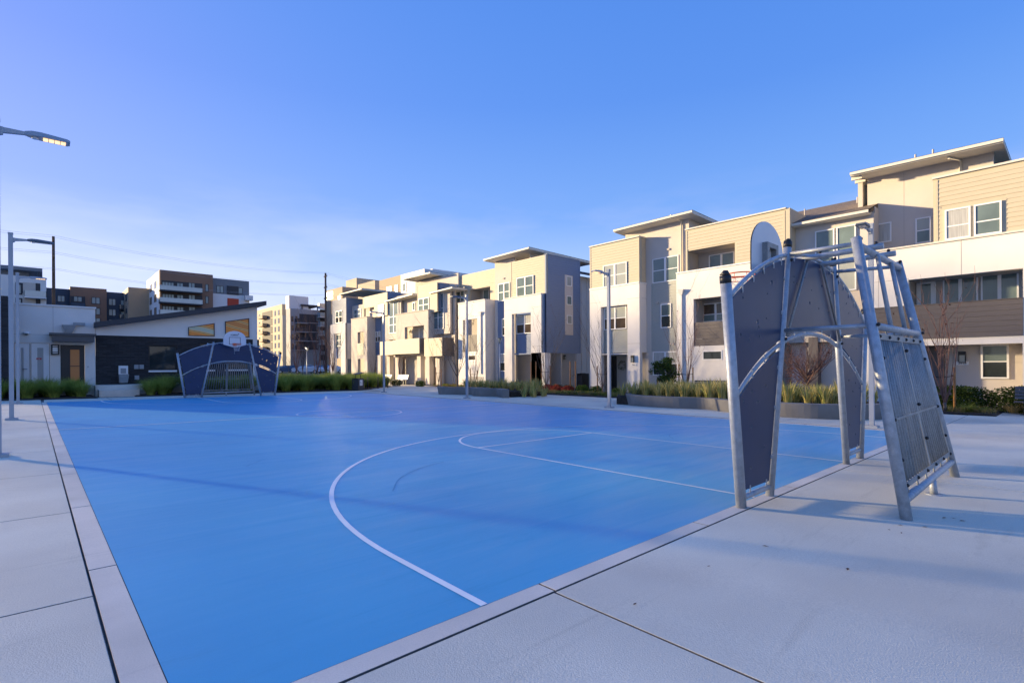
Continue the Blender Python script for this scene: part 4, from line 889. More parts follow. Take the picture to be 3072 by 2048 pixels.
# B2 : loggia bay with stucco box in front
PB2 = Fr('U', 30.1); a0, a1 = PB2.s_(1487), PB2.s_(1361); z2t = PB2.z(1425, 817); z2c = PB2.z(1425, 904)
lg = PB2.rect(1412, 1474, 863, 902); lg = (lg[0], lg[1], z2c, lg[3])
wall('wall', PB2, a0, a1, z2c - .3, z2t, [lg], M['tan'], Bk, .2); hw3 = PB2.rect(1374, 1397, 870, 904)
siding(PB2, a0, a1, z2c, z2t, [lg, hw3], M['tan'], Bk, single=False, n=.005, trim=M['tan']); window(PB2, *hw3, Bk, n=.03, cols=2, lo='blind')
wall('wall', Fr('U', 31.4), lg[0] - .3, lg[1] + .3, z2c - .3, lg[3] + .1, [], M['taupe'], Bk, .1); LB = Fr('U', 31.38); d_ = LB.rect(1454, 1471, 868, 905); window(LB, d_[0], d_[1], z2c, d_[3], Bk, n=.04, split=0)
box_part('loggia_lining', PB2, lg[0] - .2, lg[1] + .2, -1.3, -.2, lg[3], lg[3] + .1, 'taupe', Bk); box_part('loggia_lining', PB2, lg[1], lg[1] + .1, -1.3, -.2, z2c - .3, lg[3], 'taupe', Bk)
bx0, bx1 = UF.s_(1457), UF.s_(1376); zbx = UF.z(1415, 905); op = UF.rect(1390, 1433, 956, 1053); lw2 = UF.rect(1405, 1427, 1063, 1080)
wall('wall', UF, bx0, bx1, BZ, zbx, [op, lw2], M['stucco'], Bk, .25); cap(UF, bx0, bx1, zbx, Bk, 'stucco', n0=-1.7, n1=.05, h=.1)
wall('wall', Fr('V', bx0), F0 + .25, 30.1, BZ, zbx, [], M['stucco'], Bk, .2)
wall('wall', Fr('U', F0 + 1.2), op[0], op[1] + .2, op[2] - .2, op[3] + .2, [], M['taupe'], Bk, .1); window(UF, *lw2, Bk, n=-.05, split=0, lo='pane_lo')
br_ = (op[0], op[1], op[2], UF.z(1412, 1003)); wall('balcony_rail', UF, *br_, [], M['darksid'], Bk, .1, n=-.03); siding(UF, *br_, [], M['darksid'], Bk, n=-.03, single=False)
scupper(UF, 1445, 934, UF.z(1445, 1120), Bk)
wall('wall', PB2, a0 - .9, a1 + .2, BZ, z2c, [], M['cream'], Bk, .2, n=-.1)
# B3 : tall stair windows and sunlit balconies
PB3 = UM; s30, s31 = PB3.s_(1366), PB3.s_(1160)
wall('wall', PB3, s30, s31, BZ, PB3.z(1260, 872), [], M['cream'], Bk, .2)
up3 = (PB3.s_(1362), PB3.s_(1234), PB3.z(1300, 872), PB3.z(1300, 828)); wall('wall', PB3, *up3, [], M['cream'], Bk, .2, n=-.6)
t3 = (UF.s_(1313), UF.s_(1256), UF.z(1285, 935), UF.z(1285, 850)); wall('wall', UF, *t3, [], M['tan'], Bk, .2); hw = UF.rect(1259, 1290, 891, 931)
siding(UF, *t3, [hw], M['tan'], Bk, single=False, n=.005, trim=M['tan']); window(UF, *hw, Bk, n=.03, cols=2, hi='pane_hi', lo='blind')
wall('wall', Fr('V', t3[0]), F0 + .2, F0 + 2.5, t3[2], t3[3], [], M['bluesid'], Bk, -.15)
wall('wall', PB3, PB3.s_(1361), PB3.s_(1300), PB3.z(1330, 1000), PB3.z(1330, 866), [], M['cream'], Bk, .2, n=.35); quick_window(PB3, 1311, 1343, 880, 985, n=.38, cols=2, split=(.33, .58), hi='pane_hi', lo='pane_hi')
wall('wall', PB3, PB3.s_(1213), PB3.s_(1165), PB3.z(1190, 1014), PB3.z(1190, 893), [], M['cream'], Bk, .2, n=.35); quick_window(PB3, 1179, 1207, 902, 995, n=.38, cols=2, split=(.27, .53), hi='blind', lo='blind')
quick_window(PB3, 1241, 1249, 903, 928, n=.02, split=0)
shed(PB3, 1213, 831, 1296, 813, 1359, 825, Bk, n=.6, back=6); shed(PB3, 1293, 874, 1362, 858, 1362, 858, Bk, n=.9, back=4); shed(PB3, 1158, 898, 1242, 877, 1242, 877, Bk, n=.9, back=4)
p0_, p1_ = UF.s_(1294), UF.s_(1196); zp = UF.z(1245, 934); op3 = UF.rect(1223, 1281, 975, 1030)
wall('wall', UF, p0_, p1_, UF.z(1245, 1062), zp, [op3], M['cream'], Bk, .25, n=.3); cap(UF, p0_, p1_, zp, Bk, 'cream', n0=-.1, n1=.36)
wall('wall', Fr('V', p0_), F0 - .05, F1, UF.z(1294, 1062), zp, [], M['cream'], Bk, .2)
wall('wall', Fr('U', F0 + .75), op3[0] - .1, op3[1] + .1, op3[2] - .3, op3[3] + .1, [], M['cream'], Bk, .1, n=.0); DB = Fr('U', F0 + .72)
r = DB.rect(1240, 1281, 981, 1030); window(DB, r[0], r[1], r[2], r[3], Bk, n=.03, cols=2, split=0, lo='blind')
lantern(DB, DB.s_(1232), DB.z(1232, 990), 'tiny dark lantern in the sunlit balcony recess of the far row', .3, .2)
scupper(UF, 1290, 938, UF.z(1290, 1010), Bk, 'cream'); scupper(UF, 1203, 950, UF.z(1203, 1012), Bk, 'cream')
FB = Fr('U', F0 - .9)
for xa, xb, ya, yb in ((1141, 1180, 1019, 1060), (1180, 1259, 1013, 1057), (1274, 1327, 1011, 1065)):
    r = FB.rect(xa, xb, ya, yb); wall('balcony_rail', FB, *r, [], M['tan'], Bk, .1); siding(FB, *r, [], M['tan'], Bk, single=False, n=.003); box_part('balcony_floor', FB, r[0], r[1], -1.2, -.1, r[2], r[2] + .12, 'cream', Bk)
    wall('balcony_rail', Fr('V', r[0]), F0 - .8, F0 + .4, r[2], r[3], [], M['darksid'], Bk, -.1)
for x in (1143, 1170, 1196, 1262, 1288, 1318):
    s = UF.s_(x); box_part('pier', UF, s - .35, s + .35, -.3, .2, BZ, UF.z(x, 1060), 'cream', Bk)
box_part('entry_wall', UM, UM.s_(1361), UM.s_(1140), .0, .1, BZ, 2.9, 'cream', Bk)
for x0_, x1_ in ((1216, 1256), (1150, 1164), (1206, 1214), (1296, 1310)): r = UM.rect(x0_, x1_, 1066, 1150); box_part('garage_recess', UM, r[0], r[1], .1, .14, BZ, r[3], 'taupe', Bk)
# B4 : far blue tower and boxes
PB4 = UF; q0, q1 = UF.s_(1040), UF.s_(999.5); zq = UF.z(1020, 965); zqt = UF.z(1020, 891)
wall('wall', UF, q0, q1, zq, zqt, [], M['bluesid'], Bk, .2); hw = UF.rect(1010, 1030, 926, 962); siding(UF, q0, q1, zq, zqt, [hw], M['bluesid'], Bk, single=False, n=.005, trim=M['bluesid']); window(UF, *hw, Bk, n=.03, cols=2)
wall('wall', Fr('V', q0), F0 + .2, F0 + 3.3, BZ, zqt, [], M['bluesid'], Bk, .15)
wall('wall', Fr('V', q0), F0 - .05, F0 + 3.5, UF.z(1040, 1070), zq - .02, [], M['stucco'], Bk, .15, n=.15)
r = UF.rect(1007, 1028, 994, 1068); wall('wall', UF, q0 - .15, UF.s_(996.5), BZ, zq, [r, (r[0], r[1], BZ, r[2])], M['stucco'], Bk, .25, n=.2)
wall('wall', UF, r[0], r[1], r[2], r[3], [], M['bluesid'], Bk, .1, n=-.1); hw = UF.rect(1009, 1027, 996, 1032); window(UF, *hw, Bk, n=-.05, cols=2)
wall('wall', Fr('U', F0 + 1.3), q0, q1, BZ, 3, [], M['taupe'], Bk, .1)
wall('wall', UM, UM.s_(1160), UM.s_(1050), BZ, UM.z(1100, 905), [], M['cream'], Bk, .2); quick_window(UM, 1065, 1085, 922, 950, cols=2)
r = UF.rect(1086, 1157, 878, 945); lg = UF.rect(1088, 1118, 917, 945); wall('wall', UF, *r, [lg], M['tan'], Bk, .2, n=-.3); siding(UF, *r, [lg, UF.rect(1131, 1148, 905, 942)], M['tan'], Bk, single=False, n=-.295, trim=M['tan']); window(UF, *UF.rect(1131, 1148, 908, 942), Bk, n=-.26, cols=2, hi='blind', lo='blind')
wall('wall', Fr('U', F0 + 1.5), lg[0] - .1, lg[1] + .1, lg[2], lg[3] + .1, [], M['taupe'], Bk, .1); wall('wall', Fr('V', r[0]), F0 + .3, F0 + 5, r[2], r[3], [], M['bluesid'], Bk, -.15)
shed(UM, 1023, 875, 1089, 859, 1089, 859, Bk, n=.4, back=5)
r = UF.rect(1062, 1110, 949, 1115); op = UF.rect(1081, 1100, 990, 1060); wall('wall', UF, r[0], r[1], BZ, r[3], [op, (op[0], op[1], BZ, 2.5)], M['cream'], Bk, .25, n=.3); cap(UF, r[0], r[1], r[3], Bk, 'cream', n0=-.9, n1=.36)
wall('wall', Fr('V', r[0]), F0 - .05, F1, BZ, r[3], [], M['cream'], Bk, .2)
o2 = (op[0], op[1], op[2], UF.z(1090, 1024)); wall('balcony_rail', UF, *o2, [], M['tan'], Bk, .1, n=.33); wall('wall', UM, op[0] - .2, op[1] + .2, BZ, op[3], [], M['cream'], Bk, .1, n=.15)
scupper(UF, 1066, 975, UF.z(1066, 1110), Bk, 'cream')
r = UM.rect(1127, 1146, 948, 1060); siding(UM, *r, [], M['bluesid'], Bk, single=False, n=.02); quick_window(UM, 1129, 1144, 989, 1020, n=.06, cols=2)
#BACK
# ---------------------------------------------------------------- clubhouse
Cb = thing('clubhouse', 'low clubhouse with pale stucco end, charcoal brick wall and sloping shed roof', 'clubhouse')
VC = 41.0; FC = Fr('V', VC); FLR = .55
s_st0, s_st1, s_b1 = FC.s_(20), FC.s_(287), FC.s_(779)
zpar = FC.z(287, 910)
dd = [FC.rect(43, 91, 1010, 1140), FC.rect(93, 150, 1011, 1141), FC.rect(182, 255, 1018, 1142)]
wall('stucco_wall', FC, s_st0, s_st1, -.4, zpar, [(d[0], d[1], FLR, d[3]) for d in dd], M['stucco'], Cb, .25)
box_part('parapet_cap', FC, s_st0, s_st1 + .05, -.3, .08, zpar, zpar + .09, 'stucco', Cb)
wall('stucco_wall', Fr('V', VC + .26), s_st0, s_st1, zpar - .5, zpar - .02, [], M['stucco'], Cb, 8)
for d in dd[:2]:
    b = box_part('door', FC, d[0] + .02, d[1] - .02, -.12, -.06, FLR, d[3] - .02, 'greydoor', Cb); mb = MB(); w_ = .28
    fbox(mb, FC, d[0] + .02, d[0] + w_, -.06, -.04, FLR, d[3] - .02); fbox(mb, FC, d[1] - w_, d[1] - .02, -.06, -.04, FLR, d[3] - .02); fbox(mb, FC, d[0] + w_, d[1] - w_, -.06, -.04, d[3] - w_, d[3] - .02); part('door_stile', mb, M['white'], b)
mb = MB(); mb.tube([FC.P(dd[0][1] - .35, .03, 1.55), FC.P(dd[0][1] - .12, .03, 1.55)], .02, 8); part('handle', mb, M['steel'], Cb)
r = FC.rect(109.5, 125, 1055.5, 1060.5); sg = thing('warning_sign', 'narrow red sign on the right-hand pale utility door', 'sign', FC.P(r[0], -.035, r[2])); mb = MB(); mb.box(0, r[1] - r[0], -.01, 0, 0, r[3] - r[2]); part('plate', mb, M['redsign'], sg)
mb = MB()
for k in range(11): mb.box(.03 + k * (r[1] - r[0] - .08) / 11, .03 + (k + .6) * (r[1] - r[0] - .08) / 11, -.013, -.0105, .035, .06)
part('lettering', mb, M['white'], sg)
d = dd[2]; b = box_part('glass_door', FC, d[0] + .02, d[1] - .02, -.14, -.08, FLR, d[3] - .02, 'black', Cb)
mb = MB(); fbox(mb, FC, d[0] + .45, d[1] - .25, -.08, -.07, FLR + .25, d[3] - .28); part('door_glass', mb, M['lobby'], b)
mb = MB(); fbox(mb, FC, d[0] + .45, d[1] - .25, -.07, -.05, FLR + 1.12, FLR + 1.17); part('push_bar', mb, M['black'], b)
r = FC.rect(157, 284, 989, 1008, n=.9); mb = MB(); fbox(mb, FC, r[0], r[1], .001, .9, r[2], r[3]); fbox(mb, FC, r[0] - .12, r[1] + .1, .001, 1.0, r[3], r[3] + .12); part('canopy', mb, M['canopy'], Cb)
r = FC.rect(153.5, 179, 1016, 1046.5); t = thing('wall_light', 'square black framed wall light left of the glazed clubhouse door', 'wall light', FC.P(r[0], 0, r[2])); w_, h_ = r[1] - r[0], r[3] - r[2]
mb = MB()
for a in ((0, .07, 0, h_), (w_ - .07, w_, 0, h_), (.07, w_ - .07, 0, .07), (.07, w_ - .07, h_ - .07, h_), (.07, w_ - .07, .13, .17), (.07, w_ - .07, h_ - .17, h_ - .13)): mb.box(a[0], a[1], -.16, -.002, a[2], a[3])
part('housing', mb, M['black'], t); mb = MB(); mb.box(.075, w_ - .075, -.14, -.01, .075, h_ - .075); part('diffuser', mb, M['white'], t)
s, z = FC.px(81, 981); t = thing('security_camera', 'white dome security camera on the pale stucco wall above the utility doors', 'camera', FC.P(s, 0, z)); mb = MB(); mb.sphere((0, -.12, 0), .17, .14, .09, 12, 6); part('housing', mb, M['white'], t); mb = MB(); mb.sphere((0, -.14, -.03), .11, .11, .09, 10, 5); part('lens_dome', mb, M['black'], t)
s, z = FC.px(208, 966); mb = MB(); mb.hexa([FC.P(s - .12, .002, z - .42), FC.P(s + .12, .002, z - .42), FC.P(s + .12, .15, z - .42), FC.P(s - .12, .15, z - .42), FC.P(s - .32, .002, z + .15), FC.P(s + .32, .002, z + .15), FC.P(s + .32, .28, z + .15), FC.P(s - .32, .28, z + .15)]); fbox(mb, FC, s - .05, s + .05, .002, .1, z - .8, z - .42); fbox(mb, FC, s + .2, s + .75, .05, .2, z + .16, z + .32); part('rain_head', mb, M['utilgreen'], Cb)
s, z = FC.px(264, 1084); box_part('doorbell', FC, s - .04, s + .04, 0, .02, z - .05, z + .05, 'steel', Cb)
# brick part
FBk = Fr('V', VC + .05); zbr = FBk.z(530, 999)
bw = [FBk.rect(446, 531, 1023, 1097), FBk.rect(676, 749, 1018, 1097), FBk.rect(600, 645, 1018, 1097)]
wall('brick_wall', FBk, s_st1 + .02, s_b1, -.4, zbr, bw, M['brick'], Cb, .3)
for r in bw:
    window(FBk, r[0], r[1], r[2], r[3], Cb, n=-.15, split=0, lo='pane_lo', fm='black', fw=.08); box_part('sill', FBk, r[0], r[1], -.15, .05, r[2] - .12, r[2], 'white', Cb)
wall('brick_wall', Fr('V', VC + 8), s_st0, s_b1, -.4, zbr, [], M['brick'], Cb, .2)
# gable wall above, following the shed roof
gl, gr_ = s_st1 + .02, FC.s_(773); za = FC.z(287, 966); zb2 = FC.z(773, 911)
tw = [[(566, 969), (645, 958), (645, 997.5), (566, 994.5)], [(677, 953), (749, 944.5), (749, 1002), (677, 1001)]]
mb = MB(); Q = lambda s, z, n=0: FC.P(s, n, z)
mb.hexa([Q(gl, zbr, -.3), Q(gr_, zbr, -.3), Q(gr_, zbr, 0), Q(gl, zbr, 0), Q(gl, za, -.3), Q(gr_, zb2, -.3), Q(gr_, zb2, 0), Q(gl, za, 0)]); part('gable_wall', mb, M['apwhite'], Cb)
mb = MB(); mb.hexa([Q(gr_, -.4, -8), Q(gr_ + .001, -.4, -.02), Q(gr_ - .3, -.4, -.02), Q(gr_ - .3, -.4, -8), Q(gr_, zb2, -8), Q(gr_ + .001, zb2, -.02), Q(gr_ - .3, zb2, -.02), Q(gr_ - .3, zb2, -8)]); part('side_wall', mb, M['apwhite'], Cb)
sl0, sl1 = FC.px(285, 966, .7)[0], FC.px(802, 906, .7)[0]; z0, z1 = FC.px(285, 966, .7)[1], FC.px(802, 906, .7)[1]
mb = MB(); mb.hexa([Q(sl0, z0, .7), Q(sl1, z1, .7), Q(sl1, z1, -9), Q(sl0, z0, -9), Q(sl0, z0 + .32, .7), Q(sl1, z1 + .32, .7), Q(sl1, z1 + .32, -9), Q(sl0, z0 + .32, -9)]); part('shed_roof', mb, M['apdark'], Cb)
def swirl(name, lite):
    m = bpy.data.materials.new(name); m.use_nodes = True; n = m.node_tree.nodes; l = m.node_tree.links.new; b = n['Principled BSDF']; b.inputs['Roughness'].default_value = .15
    g = n.new('ShaderNodeNewGeometry'); mp = n.new('ShaderNodeMapping'); mp.inputs['Rotation'].default_value = (0, R(-35), 0); mp.inputs['Scale'].default_value = (.35, 1, 1.1); l(g.outputs['Position'], mp.inputs[0])
    w = n.new('ShaderNodeTexWave'); w.bands_direction = 'Z'; w.inputs['Scale'].default_value = .35; w.inputs['Distortion'].default_value = 6; w.inputs['Detail'].default_value = 2.5; w.inputs['Detail Scale'].default_value = .7; l(mp.outputs[0], w.inputs[0])
    c = n.new('ShaderNodeValToRGB'); e = c.color_ramp.elements; e[0].color = (*lite, 1); e[0].position = .15; e[1].color = (.80, .24, .02, 1); e[1].position = .75
    for p_, q_ in ((.35, (.85, .46, .12)), (.5, (.16, .10, .05)), (.6, (.9, .5, .14))): x = c.color_ramp.elements.new(p_); x.color = (*q_, 1)
    l(w.outputs[0], c.inputs[0]); l(c.outputs[0], b.inputs['Base Color']); return m
for (pts, lite) in ((tw[0], (.42, .50, .38)), (tw[1], (.62, .20, .03))):
    c = [FC.px(x, y, .03) for x, y in pts]; mb = MB()
    cx_ = sum(p[0] for p in c) / 4; cz_ = sum(p[1] for p in c) / 4; o_ = [(p[0], p[1]) for p in c]; i_ = [(p[0] + (cx_ - p[0]) * .05, p[1] + (cz_ - p[1]) * .09) for p in c]
    for k in range(4):
        j = (k + 1) % 4; mb.hexa([Q(*o_[k], .0), Q(*o_[j], .0), Q(*i_[j], .0), Q(*i_[k], .0), Q(*o_[k], .08), Q(*o_[j], .08), Q(*i_[j], .08), Q(*i_[k], .08)])
    w_ = part('high_window', mb, M['black'], Cb); mb = MB(); mb.q([Q(*p, .03) for p in i_]); mb.q([Q(*p, .01) for p in i_]); part('swirl_pane', mb, swirl('swirl_glass', lite), w_)  # high window pane coloured with an orange wave pattern
# brick fin at the left, platform and steps
FN = Fr('V', 38.6); f0, f1 = FN.s_(-160), FN.s_(25)
box_part('brick_fin', FN, f0, f1, -2.4, 0, -.4, FN.z(15, 868), 'brick', Cb)
pf = struct('clubhouse_platform', (lambda m_: (m_.box(-3, 12, 40.2, 41.2, -.4, FLR - .02), m_)[1])(MB()), M['conc2'])
s0_, s1_ = 2.36, 3.85
stp = struct('entry_steps', (lambda m_: (m_.box(s0_, s1_ + .4, 37.8, 38.9, -.3, .30), m_.box(s0_ - .1, s1_ + 1.4, 38.9, 40.2, -.3, FLR - .02), m_)[-1])(MB()), M['plant'] if 0 else M['conc2'])
# drinking fountain and outlet boxes
r = FBk.rect(354, 384.5, 1082, 1133); t = thing('drinking_fountain', 'wall mounted stainless steel bottle filler and fountain on the charcoal brick', 'drinking fountain', FBk.P(r[0], 0, r[2])); w_, h_ = r[1] - r[0], r[3] - r[2]
mb = MB(); mb.box(.02, w_ - .02, -.14, -.002, h_ * .5, h_); part('filler_panel', mb, M['white'], t); mb = MB(); mb.box(.12, w_ - .12, -.16, -.141, h_ * .55, h_ * .85); part('filler_recess', mb, M['utilgreen'], t)
mb = MB(); mb.hexa([(.05, -.3, 0), (w_ - .05, -.3, 0), (w_ - .02, -.002, 0), (.02, -.002, 0), (0, -.48, h_ * .5), (w_, -.48, h_ * .5), (w_, -.002, h_ * .5), (0, -.002, h_ * .5)]); part('basin', mb, M['steel'], t)
for x, y, lb in ((409, 1086, 'square outlet box left of the pair on the brick wall'), (424.6, 1086, 'slim outlet box right of the pair on the brick wall'), (410, 1118, 'low outlet box near the base of the brick wall')):
    s, z = FBk.px(x, y); t = thing('outlet_box', lb, 'outlet box', FBk.P(s, 0, z)); mb = MB(); mb.box(-.12, .12, -.08, -.002, -.14, .14); mb.box(-.09, .09, -.095, -.08, -.11, .11); part('cover', mb, M['utilgreen'], t)

# ---------------------------------------------------------------- distant apartments
def apt(name, label): return thing(name, label, 'apartment building')
def mass(p, x0, x1, y0, y1, z0, z1, m, nm='wall'): mb = MB(); mb.box(x0, x1, y0, y1, z0, z1); part(nm, mb, M[m], p)
def grid(fr, p, xs, ys, w, h, style='apglass', cols=2, fm='apdark', n=.0):
    for x in xs:
        for y in ys:
            r = fr.rect(x - w / 2, x + w / 2, y - h / 2, y + h / 2); window(fr, *r, p, n=n + .04, cols=cols, split=0, lo=style, fm=fm, fw=.12, mull=.08, rec=.02)
def slabbal(fr, p, x0, x1, y, hpx, dep=1.8, n=0, rail='glassrail', sl='apdark'):
    r = fr.rect(x0, x1, y - hpx, y, n=dep); mb = MB(); fbox(mb, fr, r[0], r[1], n + .01, n + dep, r[2] - .35, r[2]); fl = part('balcony_slab', mb, M[sl], p)
    mb = MB(); fbox(mb, fr, r[0], r[1], n + dep - .06, n + dep, r[2], r[3]); fbox(mb, fr, r[1] - .06, r[1], n + .01, n + dep, r[2], r[3]); fbox(mb, fr, r[0], r[0] + .06, n + .01, n + dep, r[2], r[3]); part('balustrade', mb, M[rail], fl)
# white building at the left edge
a = apt('apartment_building', 'white apartment building with corner balconies and roof trellis at the far left'); FW_ = Fr('V', 176.0)
x0, x1 = FW_.s_(-60), FW_.s_(141); zt = FW_.z(100, 812); mass(a, x0, x1, 176, 215, -1, zt, 'apwhite')
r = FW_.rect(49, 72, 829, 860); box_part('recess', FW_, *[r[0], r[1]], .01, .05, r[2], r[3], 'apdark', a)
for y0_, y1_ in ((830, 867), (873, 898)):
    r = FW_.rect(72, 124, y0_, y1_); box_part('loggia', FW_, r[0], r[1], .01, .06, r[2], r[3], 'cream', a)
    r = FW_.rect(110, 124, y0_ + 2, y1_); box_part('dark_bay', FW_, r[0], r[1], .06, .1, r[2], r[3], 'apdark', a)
    r = FW_.rect(49, 70, y0_ + 2, y1_ - 2); window(FW_, *r, a, n=.1, cols=1, split=0, lo='apglass', fm='apdark', fw=.3)
slabbal(FW_, a, 76, 142, 872, 18, 2.0, sl='apwhite'); slabbal(FW_, a, 60, 142, 912, 18, 2.0, sl='apwhite')
r = FW_.rect(0, 87, 782, 812); mass(a, r[0], r[1], 180, 205, zt, r[3], 'apgrey')
r = FW_.rect(-20, 131, 778, 788); mb = MB(); mb.box(r[0], r[1], 177, 190, r[2], r[3]); part('trellis', mb, M['apgrey'], a); mb = MB(); q = FW_.s_(119); mb.box(q - .1, q + .1, 177.2, 177.4, zt, r[2]); part('trellis_post', mb, M['apdark'], a)
# terracotta and slate blue building
a = apt('apartment_building', 'terracotta and slate blue apartment building behind the stucco end of the clubhouse'); F_ = Fr('V', 191.0)
x0, x1, x2, x3 = F_.s_(138), F_.s_(212), F_.s_(322), F_.s_(427)
mass(a, x0, x1, 192.5, 230, -1, F_.z(175, 846), 'apblue'); mass(a, x1, x2, 191, 230, -1, F_.z(267, 847), 'apbrown'); mass(a, x2, x3, 192.5, 230, -1, F_.z(370, 862), 'apblue')
F2_ = Fr('V', 192.5); grid(F2_, a, (186,), (879,), 23, 19); grid(F_, a, (290,), (886, 918, 948), 26, 20); grid(F2_, a, (339,), (891, 922, 953), 22, 20); grid(F_, a, (236,), (881,), 26, 16, n=.1)
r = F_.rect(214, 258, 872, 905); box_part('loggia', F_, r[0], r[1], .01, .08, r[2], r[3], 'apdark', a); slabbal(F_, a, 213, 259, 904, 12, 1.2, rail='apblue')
grid(F2_, a, (379,), (894, 927), 30, 16, cols=3)
for y in (912, 940): slabbal(F2_, a, 361, 411, y, 11, 1.6, rail='apglassdk')
# tall balcony building
a = apt('apartment_building', 'terracotta corner apartment building with long glass balconies above the clubhouse roof'); F_ = Fr('V', 163.0)
x0, x1, x2 = F_.s_(482), F_.s_(641), F_.s_(754); zt = F_.z(560, 804)
mass(a, x0, x1, 163, 172, -1, zt, 'apbrown'); mass(a, x1, x2, 164.5, 200, F_.z(700, 872), F_.z(700, 826), 'apgrey'); mass(a, x1, x2, 164.3, 200, -1, F_.z(700, 872), 'apwhite')
xw = Fr('U', x0 - .0); mass(a, x0 - .1, x0 + 10, 163.5, 186, -1, zt - .2, 'apwhite'); mass(a, x0 - 5, x0 + 4, 181, 215, -1, F_.z(440, 842) + 1.5, 'aptan')
for yy in (0, 36, 72): 
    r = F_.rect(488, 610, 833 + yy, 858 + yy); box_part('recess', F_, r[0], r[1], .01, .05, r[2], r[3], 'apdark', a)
    grid(F_, a, (507,), (845 + yy,), 36, 24, cols=4, n=.05); grid(F_, a, (543, 578), (847 + yy,), 20, 22, n=.05); grid(F_, a, (623.5,), (852 + yy,), 10, 22, cols=1)
    slabbal(F_, a, 482, 611, 860 + yy, 13, 2.0)
F2_ = Fr('V', 164.5)
for yy, c in ((0, 'apdark'), (37, 'apred')):
    grid(F2_, a, (663,), (857 + yy,), 22, 22); grid(F2_, a, (724,), (862 + yy,), 13, 18, cols=1)
    r = F2_.rect(684, 718, 848 + yy, 874 + yy); box_part('accent_panel', F2_, r[0], r[1], .01, .3, r[2], r[3], c, a)
r = F2_.rect(734, 757, 878, 892); box_part('balcony_slab', F2_, r[0], r[1], .0, 1.6, r[2], r[3], 'apwhite', a)
LU = Fr('U', x0 - .1)
for zz in range(4):
    for v_ in (168, 176): box_part('side_window', LU, v_, v_ + 3.5, 0, .1, zt - 4.3 - zz * 3.6, zt - 2.3 - zz * 3.6, 'apglassdk', a)
LU = Fr('U', x0 - 5)
for zz in range(4):
    for v_ in (184, 191, 198, 206): box_part('side_window', LU, v_, v_ + 3, 0, .1, zt - 6.6 - zz * 3.6, zt - 4.6 - zz * 3.6, 'apglassdk', a)
# beige building
a = apt('apartment_building', 'sunlit beige apartment building with stacked timber balconies right of the shed roof'); F_ = Fr('V', 196.0)
x0, x1 = F_.s_(848), F_.s_(876); zt = F_.z(850, 903); mass(a, x0, x1 + 4, 196, 238, -1, zt, 'apbeige'); box_part('flank', F_, x0 + .02, x1 + 4, .02, .3, -1, F_.z(860, 938), 'aplight', a)
LU = Fr('U', x0)
zz0 = 7
for k in range(7):
    z = zt - 3.6 - k * 3.05
    for v_, w_ in ((199, 1.4), (203, 1.4), (222, 1.5), (226, 1.5), (232, 1.5)): box_part('side_window', LU, v_, v_ + w_, 0, .1, z - .2, z + 1.7, 'apglassdk', a)
    box_part('loggia', LU, 207, 219, .0, .1, z - .5, z + 2.2, 'apdark', a); box_part('timber_balcony', LU, 213, 219, .1, 1.8, z - .5, z + .6, 'aptan', a)
# grey building with penthouse terrace
a = apt('apartment_building', 'light grey apartment building with dark balconies and a roof terrace pergola'); F_ = Fr('V', 180.0)
x0, x1, x2 = F_.s_(872), F_.s_(900), F_.s_(1000); zt = F_.z(930, 921)
mass(a, x0, x2, 180, 184, -1, zt, 'aplight'); r = F_.rect(873, 905, 878, 921); mass(a, r[0], r[1] + 3, 181, 184.5, zt, r[3], 'apwhite')
for y in (948, 975, 1002, 1030):
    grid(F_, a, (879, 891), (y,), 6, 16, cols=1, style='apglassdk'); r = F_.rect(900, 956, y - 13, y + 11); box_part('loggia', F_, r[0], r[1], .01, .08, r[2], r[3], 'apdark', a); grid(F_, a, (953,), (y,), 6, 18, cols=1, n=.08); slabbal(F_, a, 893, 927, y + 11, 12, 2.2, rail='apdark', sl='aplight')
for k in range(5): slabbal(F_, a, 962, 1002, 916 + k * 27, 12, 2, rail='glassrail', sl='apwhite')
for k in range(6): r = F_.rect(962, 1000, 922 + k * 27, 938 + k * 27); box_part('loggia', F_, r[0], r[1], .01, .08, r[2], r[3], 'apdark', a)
r = F_.rect(907, 960, 906, 911); mb = MB(); mb.box(r[0], r[1], 180.5, 190, r[2], r[3])
for s in (r[0] + .3, r[1] - .5, (r[0] + r[1]) / 2): mb.box(s, s + .3, 180.6, 180.9, zt, r[2])
part('pergola', mb, M['apdark'], a)
# sunlit blocks behind the far row
a = apt('apartment_building', 'tall sunlit cream and white apartment blocks rising behind the far townhouse row')
FX = Fr('U', 66.0)
def fx(xa, xb, y, m, du=0, top=None):
    fr = Fr('U', 66.0 + du); s0, s1 = fr.s_(xb), fr.s_(xa); z = fr.z((xa + xb) / 2, y); mb = MB(); mb.box(fr.c, fr.c + 22, s0, s1, -1, z); part('wall', mb, M[m], a); return s0, s1, z
fx(978, 1029, 860, 'aptan', 4); fx(1040, 1072, 832, 'apbeige', 10); fx(1076, 1127, 842, 'apbeige', 2); fx(1140, 1204, 829, 'aptan', 0); fx(1204, 1276, 812, 'apwhite', -1); fx(1276, 1300, 806, 'apwhite', 12)
for xa, xb, y0, y1 in ((984, 1002, 868, 892), (1163, 1178, 855, 873), (1188, 1197, 850, 876), (1211, 1222, 844, 872), (1017, 1024, 880, 895)):
    fr = Fr('U', 66.0 if xa < 1204 else 65.0); r = fr.rect(xa, xb, y0, y1, n=0); window(fr, *r, a, n=.05, split=0, lo='blind', fm='white', fw=.2)
